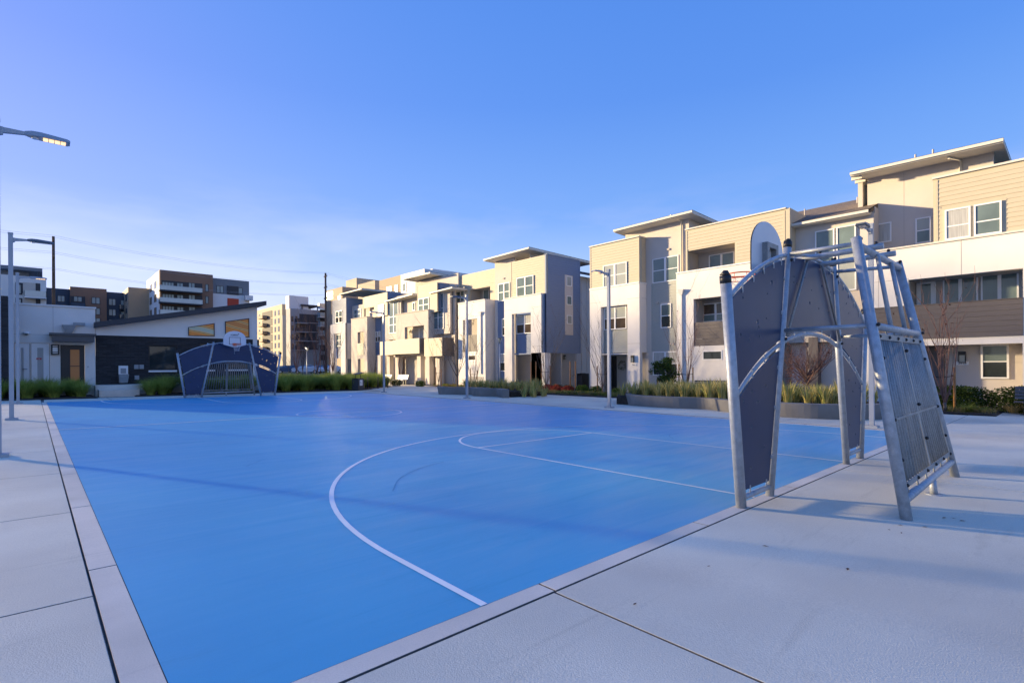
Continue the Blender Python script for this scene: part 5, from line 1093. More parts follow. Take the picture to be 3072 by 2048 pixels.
# added out of view: trees and a tower that shade court and townhouses
def shading_tower(label, x0, x1, y0, y1, z, m):
    a = thing('apartment_building', label, 'apartment building'); mass(a, x0, x1, y0, y1, -1, z, m)
    fr = Fr('V', y0); k = int((x1 - x0) // 7)
    for i in range(k):
        for j in range(int(z // 3.4)):
            window(fr, x0 + 2 + i * 7, x0 + 5 + i * 7, 1 + j * 3.4, 2.7 + j * 3.4, a, n=.05, cols=2, split=0, lo='apglassdk', fm='white', fw=.1)
tm_r = random.Random(77); tmeshes = []
for k_ in range(3):                      # added open crowned eucalyptus, 22 m tall, let part of the low sun through
    mb = MB()
    for i in range(760):
        a_ = tm_r.uniform(0, 6.283); z_ = tm_r.uniform(1.0, 22.0); r_ = 6.6 * math.sqrt(tm_r.random()) * (1 if z_ < 16 else max(.25, 1 - (z_ - 16) / 9)); p_ = Vector((r_ * math.cos(a_), r_ * math.sin(a_), z_))
        a1 = Vector((tm_r.gauss(0, 1), tm_r.gauss(0, 1), tm_r.gauss(0, 1))).normalized() * .34; b1 = a1.cross(Vector((tm_r.gauss(0, 1), tm_r.gauss(0, 1), 1))).normalized() * .26
        mb.q([p_ - a1, p_ + b1, p_ + a1, p_ - b1])
    tmeshes.append(mb.mesh('crown', M['leaf']))
tb = MB(); tb.tube([(0, 0, -.5), (.2, 0, 8), (0, .2, 18)], .35, 8, r1=.1); tbm = tb.mesh('trunk', M['bark'])
u_ = -13.2; k_ = 0
while u_ > -150:
    top = 20.6 if u_ > -18 else (24.0 if u_ > -52 else 25.5)
    t = thing('shade_eucalyptus', 'added tall open-crowned eucalyptus out of view left of the court, thinning the low sun', 'tree', (u_, 111 + 7 * (k_ % 2) + tm_r.uniform(-2, 2), -.3), tm_r.uniform(0, 6.28), 'added row of eucalyptus trees filtering the sun on the court')
    link('trunk', tbm, t); link('crown', tmeshes[k_ % 3], t); t.scale = (1, 1, top / 22); u_ -= 3.6; k_ += 1
shading_tower('added slate tower out of view, shading the far end of the townhouse row', -36, -21, 205, 225, 36, 'apblue')  # unseen tower added to keep the far blue townhouse end in shade
#POLES
# ---------------------------------------------------------------- utility poles and wires
pA, pB = D(165, 692, 57), D(980, 812, 84)
def upole(p, label, r=.15):
    t = thing('utility_pole', label, 'utility pole', (p.x, p.y, -.4)); mb = MB(); mb.tube([(0, 0, 0), (0, 0, p.z + .4)], r * 1.15, 12, r1=r * .85); part('pole', mb, M['polewood'], t)
    for k, dz in enumerate((.6, 2.4, 4.2)):
        mb = MB(); mb.box(-.06, .06, -.6, .6, p.z - dz + .35, p.z - dz + .43)
        for s in (-.55, .55): mb.tube([(0, s, p.z - dz + .42), (0, s, p.z - dz + .62)], .05, 6)
        part('crossarm', mb, M['polewood'], t)
    return t
upole(pA, 'brown timber utility pole rising above the pale stucco parapet'); upole(pB, 'darker timber utility pole between the clubhouse and the far townhouses', .17)
def wirepts(a, b, n=16, sag=.9): return [a.lerp(b, i / n) - Vector((0, 0, sag * 4 * (i / n) * (1 - i / n))) for i in range(n + 1)]
dirn = (pB - pA); dirn.z = 0
pZ = pA - dirn * 1.0; pC = pB + dirn * 1.0; pZ.z = pA.z + .8; pC.z = pB.z - .5
for k, dz in enumerate((.6, 2.4, 4.2)):
    for s in (-.55, .55):
        o = Vector((0, s, -dz + .62)); mb = MB()
        for a_, b_ in ((pZ, pA), (pA, pB), (pB, pC)): mb.tube(wirepts(a_ + o, b_ + o), .009, 4, caps=False)
        t = link('power_line', mb.mesh('power_line', M['pole']), None, label='%s %s power line strung between the two timber poles' % (('top', 'middle', 'lowest')[k], 'near' if s < 0 else 'far'), category='power line', group='power lines between the utility poles')
#PLANTS
# ---------------------------------------------------------------- street furniture
def planter(label, poly_c, h=.48, w=.42, batter=.1):
    """low curved seat-wall planter along a centre line"""
    t = thing('planter_wall', label, 'planter wall', (poly_c[0][0], poly_c[0][1], gz(*poly_c[0])), 0, 'curved dark concrete planter walls'); o = Vector(poly_c[0]); n = len(poly_c)
    L_, R_ = [], []
    for i in range(n):
        a, b = Vector(poly_c[max(i - 1, 0)]), Vector(poly_c[min(i + 1, n - 1)]); d = (b - a).normalized(); nn = Vector((-d.y, d.x)); p = Vector(poly_c[i]) - o; L_.append((p, nn))
    segs = 2 if n > 6 else 1; cuts = [0, n // 2, n - 1] if segs == 2 else [0, n - 1]
    for a, b in zip(cuts, cuts[1:]):
        mb = MB()
        for i in range(a, b):
            (p, q), (p2, q2) = L_[i], L_[i + 1]; e0 = .004 if i == a and a else 0; z = 0
            w2 = w / 2; sh = .06
            mb.hexa([(p - q * (w2 - batter)).to_tuple() + (z,), (p2 - q2 * (w2 - batter)).to_tuple() + (z,), (p2 + q2 * w2).to_tuple() + (z,), (p + q * w2).to_tuple() + (z,),
                     (p - q * w2).to_tuple() + (h,), (p2 - q2 * w2).to_tuple() + (h,), (p2 + q2 * w2).to_tuple() + (h,), (p + q * w2).to_tuple() + (h,)])
        part('wall_segment', mb, M['plant'], t)
    return t
def curve(pts, n=6):
    out = []
    P_ = [Vector(p) for p in pts]; P_ = [P_[0] * 2 - P_[1]] + P_ + [P_[-1] * 2 - P_[-2]]
    for i in range(1, len(P_) - 2):
        for k in range(n):
            t = k / n; a, b, c, d = P_[i - 1:i + 3]; out.append(tuple(.5 * ((2 * b) + (c - a) * t + (2 * a - 5 * b + 4 * c - d) * t * t + (3 * b - a - 3 * c + d) * t ** 3)))
    out.append(tuple(P_[-2])); return out
planter('left piece of the low dark planter walls, farthest from the near goal', curve([(19.3, 28.0), (18.75, 27.2), (19.4, 26.2), (19.9, 25.2), (20.0, 24.2)]))
planter('low dark planter wall with a squared end beside yellow-green flax', curve([(19.3, 24.6), (19.0, 23.8), (19.6, 22.8), (19.3, 22.0), (18.95, 21.3)]))
planter('long curved dark planter wall below the grey-green townhouse tower', curve([(20.8, 14.2), (19.3, 13.3), (18.95, 12.2), (19.0, 11.0), (19.4, 9.8), (18.9, 8.9), (18.6, 8.2)]))
planter('dark planter wall seen through and right of the near goal posts', curve([(18.62, 8.15), (18.3, 7.2), (18.1, 6.2), (18.4, 5.2), (19.3, 4.3), (20.3, 3.9)]))
bed('planter_soil', [(19.2, 14.0), (19.3, 9.8), (18.6, 6.2), (19.6, 4.4), (22.6, 4.6), (23.0, 15.5), (21, 15.2)], .40)
bed('planter_soil', [(19.6, 28.0), (20.2, 24.2), (19.6, 21.6), (22.6, 21.6), (23.0, 27.5)], .36)
# litter bin
def bin_():
    t = thing('litter_bin', 'black slatted litter bin with arched hood and white notice by the grass', 'litter bin', G3(17.75, 36.9), R(20))
    mb = MB(); mb.box(-.28, .28, -.28, .28, .04, .92); part('body', mb, M['black'], t)
    for i in range(6):
        for s in (-1, 1):
            mb = MB(); x = -.25 + i * .1; mb.box(x, x + .07, s * .28, s * .30, .08, .88); part('slat', mb, M['canopy'], t)
            mb = MB(); mb.box(s * .28, s * .30, x, x + .07, .08, .88); part('slat', mb, M['canopy'], t)
    mb = MB(); mb.box(.02, .24, -.32, -.301, .34, .80); mb2 = MB(); mb2.box(-.14, .14, -.32, -.303, .38, .80); part('notice', mb2, M['white'], t)
    mb = MB(); mb.box(-.08, .0, -.324, -.3201, .6, .66)
    for k in range(5): mb.box(-.09, .09, -.324, -.3201, .46 + k * .025, .468 + k * .025)
    part('notice_print', mb, M['apblue'], t)
    mb = MB()
    for s in (-1, 1): mb.tube([(s * .27, 0, .9), (s * .27, 0, 1.15), (s * .12, 0, 1.3)], .025, 6)
    mb.hexa([(-.3, -.26, 1.2), (.42, -.26, 1.34), (.42, .26, 1.34), (-.3, .26, 1.2), (-.3, -.26, 1.24), (.42, -.26, 1.38), (.42, .26, 1.38), (-.3, .26, 1.24)]); part('hood', mb, M['black'], t)
bin_()
def rack(loc, label):
    t = thing('bike_rack', label, 'bike rack', loc, R(60), 'black bike racks beside the grass bed'); mb = MB(); mb.tube([(-.28, 0, 0), (-.12, 0, .88), (-.05, 0, .93), (.05, 0, .93), (.12, 0, .88), (.28, 0, 0)], .03, 8); part('loop', mb, M['black'], t)
    mb = MB()
    for x in (-.28, .28): mb.tube([(x, 0, 0), (x, 0, .012)], .08, 10)
    part('foot_plate', mb, M['black'], t); return t
rk = rack(G3(19.6, 39.0), 'first black bike rack, next to the litter bin'); dup(rk, G3(21.1, 40.1), R(60), 'middle one of the three black bike racks'); dup(rk, G3(22.35, 40.7), R(60), 'last black bike rack at the edge of the far path')
# benches
def bench(loc, rz, label, L_=1.9, m='canopy'):
    t = thing('bench', label, 'bench', loc, rz)
    for k in range(4): mb = MB(); mb.box(-L_ / 2, L_ / 2, -.28 + k * .13, -.17 + k * .13, .43, .46); part('seat_slat', mb, M[m], t)
    for k in range(4):
        mb = MB(); y = .27 + k * .035; z = .52 + k * .115; mb.hexa([(-L_ / 2, y, z), (L_ / 2, y, z), (L_ / 2, y + .03, z), (-L_ / 2, y + .03, z), (-L_ / 2, y + .03, z + .095), (L_ / 2, y + .03, z + .095), (L_ / 2, y + .06, z + .095), (-L_ / 2, y + .06, z + .095)]); part('back_slat', mb, M[m], t)
    for s in (-1, 1):
        mb = MB(); x = s * L_ * .36; mb.box(x - .03, x + .03, -.25, .25, .39, .43); mb.box(x - .035, x + .035, -.04, .04, .01, .39); mb.box(x - .12, x + .12, -.12, .12, 0, .012); mb.hexa([(x - .03, .22, .39), (x + .03, .22, .39), (x + .03, .27, .39), (x - .03, .27, .39), (x - .03, .42, .93), (x + .03, .42, .93), (x + .03, .46, .93), (x - .03, .46, .93)]); part('support', mb, M['black'], t)
    return t
bench(G3(24.9, .45, .01), R(-90), 'grey slatted metal bench cut by the right edge of the photo', 1.9, 'utilgreen' if 0 else 'canopy')
bench(G3(26.3, 12.6, .02), R(-90), 'dark slatted bench behind the flax, below the small dark window', 3.2)
bench(G3(26.4, 34.0, .02), R(-90), 'dark bench behind the leafy brown tree in the far bed', 2.4)
bench(G3(27, 50.0, .1), R(-90), 'left pale bench beyond the litter bin', 2.0, 'white'); bench(G3(27, 46.6, .1), R(-90), 'right pale bench beyond the litter bin', 2.0, 'white')
# air conditioner units in the gap between the rows
for (u_, v_, w_, lb) in ((33.0, 25.2, .95, 'larger black air conditioning unit in the gap between the townhouse rows'), (32.0, 26.6, .6, 'narrow black utility box left of the air conditioner')):
    t = thing('air_conditioner', lb, 'air conditioner', (u_, v_, -.35)); mb = MB(); mb.box(-.4, .4, -w_ / 2, w_ / 2, 0, 1.25); part('casing', mb, M['black'], t); mb = MB()
    for k in range(9): mb.box(-.412, -.4, -w_ / 2 + .06, w_ / 2 - .06, .2 + k * .1, .25 + k * .1)
    part('louvres', mb, M['canopy'], t); mb = MB(); mb.tube([(0, 0, 1.25), (0, 0, 1.29)], w_ * .36, 14); part('fan_cowl', mb, M['canopy'], t)
# pedestrian lights
def pedlight(loc, h, label):
    t = thing('path_light', label, 'path light', loc); mb = MB(); mb.tube([(0, 0, 0), (0, 0, h - .45)], .05, 10); part('pole', mb, M['pole'], t)
    mb = MB(); mb.tube([(0, 0, h - .03), (0, 0, h)], .26, 14); part('top_disc', mb, M['pole'], t); mb = MB()
    for a in range(4): mb.tube([(.045 * math.cos(a * 1.57), .045 * math.sin(a * 1.57), h - .47), (.22 * math.cos(a * 1.57), .22 * math.sin(a * 1.57), h - .03)], .012, 5)
    part('struts', mb, M['pole'], t); mb = MB(); mb.tube([(0, 0, h - .45), (0, 0, h - .05)], .05, 8, r1=.1); part('glass_cone', mb, M['blind'], t); return t
p = D(1500, 1012, 38); pedlight((p.x, p.y, -.3), p.z + .3, 'slim path light beside the blue siding strip of the end tower')
p = D(1010, 1024, 52); pedlight((p.x, p.y, -.3), p.z + .3, 'path light in front of the farthest blue-grey tower')
p = D(921, 1034, 62); pedlight((p.x, p.y, -.3), p.z + .3, 'white path light standing in front of the parked cars')
# parked cars
def car(loc, rz, label, paint):
    t = thing('parked_car', label, 'car', loc, rz, 'cars in the lot beyond the grass')
    prof = [(-2.25, .35), (-2.3, .75), (-2.15, .98), (-1.35, 1.05), (-.55, 1.43), (.75, 1.46), (1.75, 1.08), (2.2, 1.0), (2.28, .6), (2.2, .33)]
    mb = MB(); k = len(prof); w_ = lambda z: .88 if z < 1.1 else .66
    mb.q([(x, -w_(z), z) for x, z in prof]); mb.q([(x, w_(z), z) for x, z in reversed(prof)])
    for i in range(k): j = (i + 1) % k; a, b = prof[i], prof[j]; mb.q([(a[0], -w_(a[1]), a[1]), (a[0], w_(a[1]), a[1]), (b[0], w_(b[1]), b[1]), (b[0], -w_(b[1]), b[1])])
    part('body', mb, M[paint], t)
    mb = MB()
    for s in (-1, 1): mb.q([(-1.15, s * .865, 1.06), (1.5, s * .865, 1.10), (.7, s * .70, 1.40), (-.5, s * .70, 1.38)])
    mb.q([(-1.38, -.78, 1.07), (-1.38, .78, 1.07), (-.6, .62, 1.42), (-.6, -.62, 1.42)]); mb.q([(1.72, -.78, 1.11), (1.72, .78, 1.11), (.85, .62, 1.455), (.85, -.62, 1.455)]); part('windows', mb, M['carglass'], t)
    for x in (-1.4, 1.4):
        for s in (-1, 1): mb = MB(); mb.tube([(x, s * .78, .32), (x, s * .93, .32)], .32, 16); w = part('wheel', mb, M['tyre'], t); mb = MB(); mb.tube([(x, s * .931, .32), (x, s * .94, .32)], .19, 12); part('rim', mb, M['steel'], w)
    for s in (-1, 1): mb = MB(); mb.box(-2.31, -2.2, s * .6 - .2, s * .6 + .2, .72, .86); part('headlight', mb, M['white'], t)
    return t
for x, t_, rz, lb, pt in ((868, 92, 25, 'blue-grey saloon nearest the clubhouse in the far lot', 'carblue'), (920, 88, 20, 'white saloon behind the path light in the far lot', 'carwhite'), (961, 96, 60, 'dark saloon between two trees in the far lot', 'carblue'), (968, 108, 60, 'white car behind the dark saloon in the far lot', 'carwhite'), (990, 90, 70, 'white car partly hidden by the timber pole', 'carwhite'), (850, 104, 40, 'pale green-grey car at the left end of the far lot', 'cargreen')):
    p = D(x, 1108, t_); car((p.x, p.y, .43), R(-47.6 + rz), lb, pt)

# ---------------------------------------------------------------- vegetation
def blade(mb, base, d, h, lean, w, mi=0, seg=3, droop=.5):
    side = Vector((-d[1], d[0], 0)) * w; prev = None
    for i in range(seg + 1):
        t = i / seg; p = Vector(base) + Vector((d[0], d[1], 0)) * (lean * t ** 1.6) + Vector((0, 0, h * (t - droop * t * t * .6)))
        ww = side * (1 - t) if i == seg else side * (1 - .55 * t)
        cur = (p - ww, p + ww)
        if prev:
            b = len(mb.v)
            if i == seg: mb.v += [tuple(prev[0]), tuple(prev[1]), tuple(p)]; mb.f.append((b, b + 1, b + 2))
            else: mb.v += [tuple(prev[0]), tuple(prev[1]), tuple(cur[1]), tuple(cur[0])]; mb.f.append((b, b + 1, b + 2, b + 3))
            mb.m.append(mi); mb.sm.append(True)
        prev = cur
def clump_mesh(seed, n, h, rad, w, mats, droop=.5, lean=(.2, .7), base=.12, name='grass_clump'):
    rr = random.Random(seed); mb = MB()
    for i in range(n):
        a = rr.uniform(0, 6.283); r_ = base * math.sqrt(rr.random()); d = (math.cos(a + rr.gauss(0, .3)), math.sin(a + rr.gauss(0, .3)))
        blade(mb, (r_ * math.cos(a), r_ * math.sin(a), 0), d, h * rr.uniform(.55, 1.1), rad * rr.uniform(*lean), w * rr.uniform(.7, 1.2), rr.randrange(len(mats)), 4, droop * rr.uniform(.5, 1.3))
    return mb.mesh(name, mats)
gm = [clump_mesh(s, 900, 1.55, 1.15, .008, [M['grass']], .62, (.1, 1.0), .24) for s in range(4)]
rr = random.Random(11)
ORD = ['first', 'second', 'third', 'fourth', 'fifth', 'sixth', 'seventh', 'eighth', 'ninth', 'tenth', 'eleventh', 'twelfth', 'thirteenth', 'fourteenth']
def scatter(meshes, pts, name, cat, label, group, sc=(.8, 1.15), zoff=.04, h=None, front=None, where=''):
    fr_ = sorted([p for p in pts if front and front(p)], key=lambda p: (p[0] * UX - p[1] * UY) / (p[0] * UY + p[1] * UX)) if front else []
    base_label = label
    for (u, v) in pts:
        label = base_label
        if (u, v) in fr_ and fr_.index((u, v)) < 14: label = '%s %s from the left %s' % (ORD[fr_.index((u, v))], name.replace('_', ' '), where)
        s = rr.uniform(*sc); o = link(name, rr.choice(meshes), None, (u, v, gz(u, v) + zoff if h is None else h), rr.uniform(0, 6.28), label=label, category=cat, group=group); o.scale = (s, s, s * rr.uniform(.85, 1.1))
scatter(gm, [(-8.0 + i * 1.05 + rr.uniform(-.15, .15), 37.45) for i in range(10)] + [(-7.5 + i * 1.1, 38.6) for i in range(9)] + [(-8 + i * 1.15, 39.6) for i in range(9)], 'grass_clump', 'grass clump', 'green ornamental grass clump in the bed below the pale clubhouse doors', 'grass clumps below the clubhouse doors', (.8, 1.05), front=lambda p: p[1] < 38 and p[0] > -1.9, where='along the walk below the clubhouse doors')
scatter(gm, [(4.75, 37.4), (5.35, 37.5), (4.9, 38.4)], 'grass_clump', 'grass clump', 'small green grass clump right of the clubhouse steps', 'grass clumps right of the steps', (.75, .9), front=lambda p: True, where='right of the clubhouse steps')
pts = []
for j in range(10):
    for i in range(17):
        u, v = 6.0 + i * 1.15 + rr.uniform(-.25, .25), 37.7 + j * 1.2 + rr.uniform(-.2, .2)
        lim = 37.6 + max(0, (u - 17.6)) * .95
        if v > lim and v < 48.5 and not (v > 40.0 and u < 12.6 and v < 42 and u < 8) and u < 25: 
            if not (u < 12 and 40.0 < v): pts.append((u, v))
scatter(gm, pts, 'grass_clump', 'grass clump', 'green ornamental grass clump in the long bed behind the far goal', 'grass clumps in the long bed behind the far goal', (.85, 1.15), front=lambda p: p[1] < 38.6, where='behind the far goal')
# sedge and low cover
def ground_cover(name, label, region, n, h, mats, seed, zoff=.04, w=.006, rad=.3, per=26):
    r2 = random.Random(seed); mb = MB()
    for i in range(n):
        u, v = region(r2); hh = h * r2.uniform(.6, 1.2); mi = r2.randrange(len(mats)); z = gz(u, v) + zoff
        for k in range(per):
            a = r2.uniform(0, 6.283); blade(mb, (u + r2.gauss(0, .05), v + r2.gauss(0, .05), z), (math.cos(a), math.sin(a)), hh * r2.uniform(.6, 1.1), rad * r2.uniform(.3, 1), w, mi, 3, .8)
    link(name, mb.mesh(name, mats), None, kind='stuff', label=label)
ground_cover('sedge', 'low olive and straw coloured sedge in the bed before the townhouses', lambda r: (23.7 + r.random() * 1.9, 14.5 + r.random() * 14), 420, .42, [M['sedge'], M['sedgegreen']], 1)
ground_cover('sedge', 'low olive sedge in the far bed along the path', lambda r: (lambda v: (23.9 + max(0, v - 23) * .225 + r.random() * 1.6, v))(26 + r.random() * 22), 420, .45, [M['sedge'], M['sedgegreen'], M['sedge']], 2)
ground_cover('sedge', 'straw coloured sedge at the right edge by the bench', lambda r: (23.8 + r.random() * 1.5, 1.9 + r.random() * 4), 110, .38, [M['sedge'], M['sedgegreen'], M['sedge']], 3, rad=.4)
ground_cover('meadow_grass', 'rough dry green grass on the bank in front of the car park', lambda r: (r.uniform(10, 30), r.uniform(50, 61.5)), 700, .5, [M['sedgegreen'], M['sedge']], 4, zoff=.15, w=.012, rad=.4, per=14)
sedge_c = [clump_mesh(40 + s, 260, .62, .75, .005, [M['sedge'] if s else M['sedgegreen']], .8, (.3, 1.0), .12) for s in range(2)]
scatter([sedge_c[0]], [(24.35, 2.55)], 'sedge_clump', 'grass clump', 'arching straw-green grass clump nearest the bench at right', 'x1', (1, 1.05))
scatter([sedge_c[1]], [(25.3, 1.45)], 'sedge_clump', 'grass clump', 'pale straw grass clump behind the bench leg at right', 'x2', (.9, .95))
scatter([sedge_c[0]], [(25.2, 3.9)], 'sedge_clump', 'grass clump', 'green grass clump at the foot of the bare staked tree at right', 'x3', (.8, .85))
for o in bpy.data.objects:
    if o.get('group') in ('x1', 'x2', 'x3'): del o['group']
# flax
fm_ = [clump_mesh(20 + s, 64, 1.0, .46, .024, [M['flaxy'], M['flaxg'], M['flaxy'], M['flaxy']], .35, (.2, 1.0), .14, 'flax_plant') for s in range(4)]
def flax(pts, label, group, z, where): n_ = min(p[0] for p in pts) + .3; scatter(fm_, pts, 'flax_plant', 'flax plant', label, group, (.68, .98), z, front=lambda p: p[0] < n_, where=where)
flax([(19.75 + j * .62 + rr.uniform(-.1, .1), 9.3 + i * .58 + rr.uniform(-.1, .1)) for i in range(9) for j in range(5)], 'yellow-green striped flax plant in the long planter below the sage tower', 'flax in the long planter', .36, 'along the front of the long planter')
flax([(19.2 + j * .65 + rr.uniform(-.1, .1), 4.9 + i * .6 + rr.uniform(-.1, .1)) for i in range(7) for j in range(5)], 'yellow-green striped flax plant in the planter behind the near goal', 'flax behind the near goal', .36, 'in the planter behind the near goal')
flax([(20.6 + j * .6 + rr.uniform(-.1, .1), 21.4 + i * .62 + rr.uniform(-.1, .1)) for i in range(10) for j in range(3)], 'yellow-green striped flax plant in the far planter by the unlit lamp post', 'flax in the far planter', .30, 'along the far planter')
flax([(20.0, 20.9), (20.4, 20.5), (20.8, 21.1), (21.2, 20.6), (21.7, 20.9)], 'pale flax plant growing at ground level past the planter end', 'flax at the planter end', .03, 'at the squared planter end')
# shrubs of leaf quads
def leafball(seed, n, rx, ry, rz, sz, flat=.0):
    r2 = random.Random(seed); mb = MB()
    for i in range(n):
        while True:
            p = Vector((r2.uniform(-1, 1), r2.uniform(-1, 1), r2.uniform(-.9, 1)))
            if .25 < p.length < 1 + .12 * math.sin(p.x * 5 + seed) * math.cos(p.y * 4): break
        p = Vector((p.x * rx, p.y * ry, p.z * rz)); a = Vector((r2.gauss(0, 1), r2.gauss(0, 1), r2.gauss(0, .6))).normalized() * sz * r2.uniform(.7, 1.3); b = a.cross(Vector((r2.gauss(0, 1), r2.gauss(0, 1), 1))).normalized() * sz * .45
        mb.q([p - a, p + b, p + a, p - b])
    return mb
def shrub(loc, dims, n, m, label, name='shrub', sz=.05, seed=1, cat='shrub'):
    mb = leafball(seed, n, *dims, sz); t = link(name, mb.mesh(name, M[m]), None, (loc[0], loc[1], gz(*loc) + dims[2] * .75), label=label, category=cat); return t
shrub((26.2, 3.1), (.75, 1.3, .55), 7500, 'shrubdk', 'left half of the dense green hedge under the 2954 window', 'hedge', .05, 5, 'hedge')
shrub((26.1, .9), (.75, 1.3, .58), 7500, 'shrubdk', 'right half of the dense green hedge behind the slatted bench', 'hedge', .05, 6, 'hedge')
for i, (u, v, r_, m_, lb) in enumerate(((26.3, 27.9, .35, 'red', 'red foliage plant left of the white column under the blue tower'), (26.2, 26.9, .4, 'red', 'orange-red foliage plant in front of the blue tower columns'), (26.6, 25.4, .42, 'red', 'crimson foliage plant right of the bare staked tree'), (26.4, 24.3, .42, 'red', 'wide orange-red foliage plant between the stakes'), (26.2, 23.1, .4, 'red', 'last red foliage plant before the gap in the rows'), (27.3, 25.1, .42, 'shrub', 'dark green shrub below the charcoal entry door'), (27.3, 24.0, .4, 'shrub', 'rounded green shrub behind the crimson plants'), (26.3, 21.9, .45, 'shrub', 'lime green shrub left of the sage tower column'), (26.6, 21.0, .42, 'shrub', 'lime green shrub touching the sage tower base'), (26.0, 18.9, .35, 'shrub', 'small green shrub under the wreath'), (26.0, 17.6, .33, 'shrubdk', 'small dark shrub right of the lit lamp post'), (25.9, 16.7, .33, 'shrubdk', 'small dark shrub at the foot of the tower column'), (27.3, 29.2, .5, 'dryleaf', 'reddish brown twiggy shrub beside the planter flax'), (25.4, 44.5, .5, 'shrubdk', 'dark round shrub right of the lamp post by the racks'), (26.2, 41.5, .45, 'shrub', 'low green shrub in front of the garage recess'))):
    shrub((u, v), (r_, r_ * 1.15, r_ * .75), 1600, m_, lb, 'shrub', .045, 30 + i)
# bare trees
def bare_tree(loc, h, label, seed, trunk_h=.5, n=9, spread=.16, m='barkred', stakes=True, leaves=0, tie=True, stake_h=1.55, rad=.045, fan=1.0, dirv=0):
    t = thing('bare_tree', label, 'tree', loc, R(dirv)); r2 = random.Random(seed); mb = MB(); mb.tube([(0, 0, -.05), (.01, 0, trunk_h * .5), (0, .01, trunk_h)], rad, 8, r1=rad * .8); part('trunk', mb, M['bark'], t)
    cr_ = MB(); tips = []
    def br(p, d, L_, r_, k):
        pts = [p]; q = p.copy(); dd = d.copy(); st = 5
        for i in range(st):
            dd = (dd + Vector((r2.gauss(0, .09), r2.gauss(0, .09), .10 + .05 * (k == 0)))).normalized(); q = q + dd * (L_ / st); pts.append(q.copy())
            if k < 2 and i >= 1 and r2.random() < (.8 if k == 0 else .5):
                a = r2.uniform(0, 6.283); nd = (dd + Vector((math.cos(a), math.sin(a), .1)) * .5 * fan).normalized(); br(q.copy(), nd, L_ * r2.uniform(.3, .55), r_ * .5, k + 1)
        cr_.tube(pts, r_, 4 if k else 5, caps=False, r1=max(r_ * .25, .0025)); tips.extend(pts[2:])
    for i in range(n):
        a = 6.283 * i / n + r2.uniform(-.3, .3); z = trunk_h * r2.uniform(.55, 1.0); d = Vector((math.cos(a) * spread * 2 * r2.uniform(.5, 1.2) * fan, math.sin(a) * spread * 2 * r2.uniform(.5, 1.2) * fan, 1)).normalized()
        br(Vector((0, 0, z)), d, (h - z) * r2.uniform(.65, 1.0), rad * r2.uniform(.3, .5), 0)
    part('crown', cr_, M[m], t)
    if leaves:
        mb = MB()
        for i in range(leaves):
            p = r2.choice(tips) + Vector((r2.gauss(0, .06), r2.gauss(0, .06), r2.gauss(0, .06))); a = Vector((r2.gauss(0, 1), r2.gauss(0, 1), r2.gauss(0, 1))).normalized() * .05; b = a.cross(Vector((0, .3, 1))).normalized() * .028; mb.q([p - a, p + b, p + a, p - b])
        part('dry_leaves', mb, M['dryleaf'], t)
    if stakes:
        for s in (-1, 1): mb = MB(); mb.tube([(0, s * .42, -.02), (0, s * .42, stake_h + .08 * s)], .035, 8); part('stake', mb, M['stake'], t)
        for z in (stake_h * .72, stake_h * .38)[:2 if tie == 2 else 1]: mb = MB(); mb.tube([(0, -.42, z + .03), (.02, 0, z), (0, .42, z + .03)], .014, 6); part('tie', mb, M['tie'], t)
    return t
U_ = lambda x, u: UFv(x, u)
def UFv(x, u): return (u, Fr('U', u).s_(x))
def gl(x, u, o=.04): a, b = UFv(x, u); return (a, b, gz(a, b) + o)
tr = bare_tree((24.1, 3.15, gz(24, 3) + .03), 3.85, 'bare upright tree with pinkish stems and two stakes in front of the dark balcony', 3, .35, 11, .16, stakes=False, leaves=50, rad=.06)
for s, (u_, v_) in enumerate(((24.65, 2.95), (24.35, 3.85))): mb = MB(); mb.tube([(u_ - 24.1, v_ - 3.15, 0), (u_ - 24.1, v_ - 3.15, 1.62)], .04, 8); part('stake', mb, M['stake'], tr)
mb = MB(); mb.tube([(.25, .70, 1.3), (0, .1, 1.25), (.55, -.2, 1.3)], .015, 6); part('tie', mb, M['tie'], tr); mb = MB(); mb.hexa([(.2, .62, .60), (.50, -.12, .60), (.53, -.12, .60), (.23, .62, .60), (.2, .62, .70), (.50, -.12, .70), (.53, -.12, .70), (.23, .62, .70)]); part('cross_board', mb, M['bark'], tr)
bare_tree(gl(2058, 26.4), 4.6, 'bare many-stemmed staked tree against the white wall of part two', 7, .4, 11, .17, leaves=12, stake_h=1.75)
bare_tree(gl(1808, 26.4), 4.4, 'bare staked tree in front of the left column of the sage tower', 8, .4, 9, .2, m='bark', stake_h=1.7)
bare_tree(gl(1638, 26.6), 5.0, 'bare staked tree in front of the corner of the blue tower', 9, .4, 11, .16, m='bark', leaves=16, stake_h=1.9)
t = thing('tree_stakes', 'pair of tan stakes holding a thin whip right of the blue tower entry', 'tree stakes', gl(1719, 26.8)); 
for s in (-1, 1): mb = MB(); mb.tube([(0, s * .24, 0), (0, s * .24, 2.1)], .04, 8); part('stake', mb, M['stake'], t)
mb = MB(); mb.tube([(0, -.24, 1.2), (0, .05, 1.1), (0, .24, 1.2)], .014, 6); part('tie', mb, M['tie'], t); mb = MB(); mb.tube([(0, .03, 0), (.02, .0, 1.4)], .012, 5); part('whip', mb, M['bark'], t)
t = thing('tree_stakes', 'pair of thin dark stakes in the porch of the blue tower', 'tree stakes', gl(1601, 26.8)); 
for s in (-1, 1): mb = MB(); mb.tube([(0, s * .26, 0), (0, s * .26, 2.15)], .035, 8); part('stake', mb, M['stake'], t)
mb = MB(); mb.tube([(0, -.26, 1.15), (0, .05, 1.05), (0, .26, 1.15)], .012, 6); mb.tube([(0, -.26, .7), (0, .05, .6), (0, .26, .7)], .012, 6); part('tie', mb, M['tie'], t)
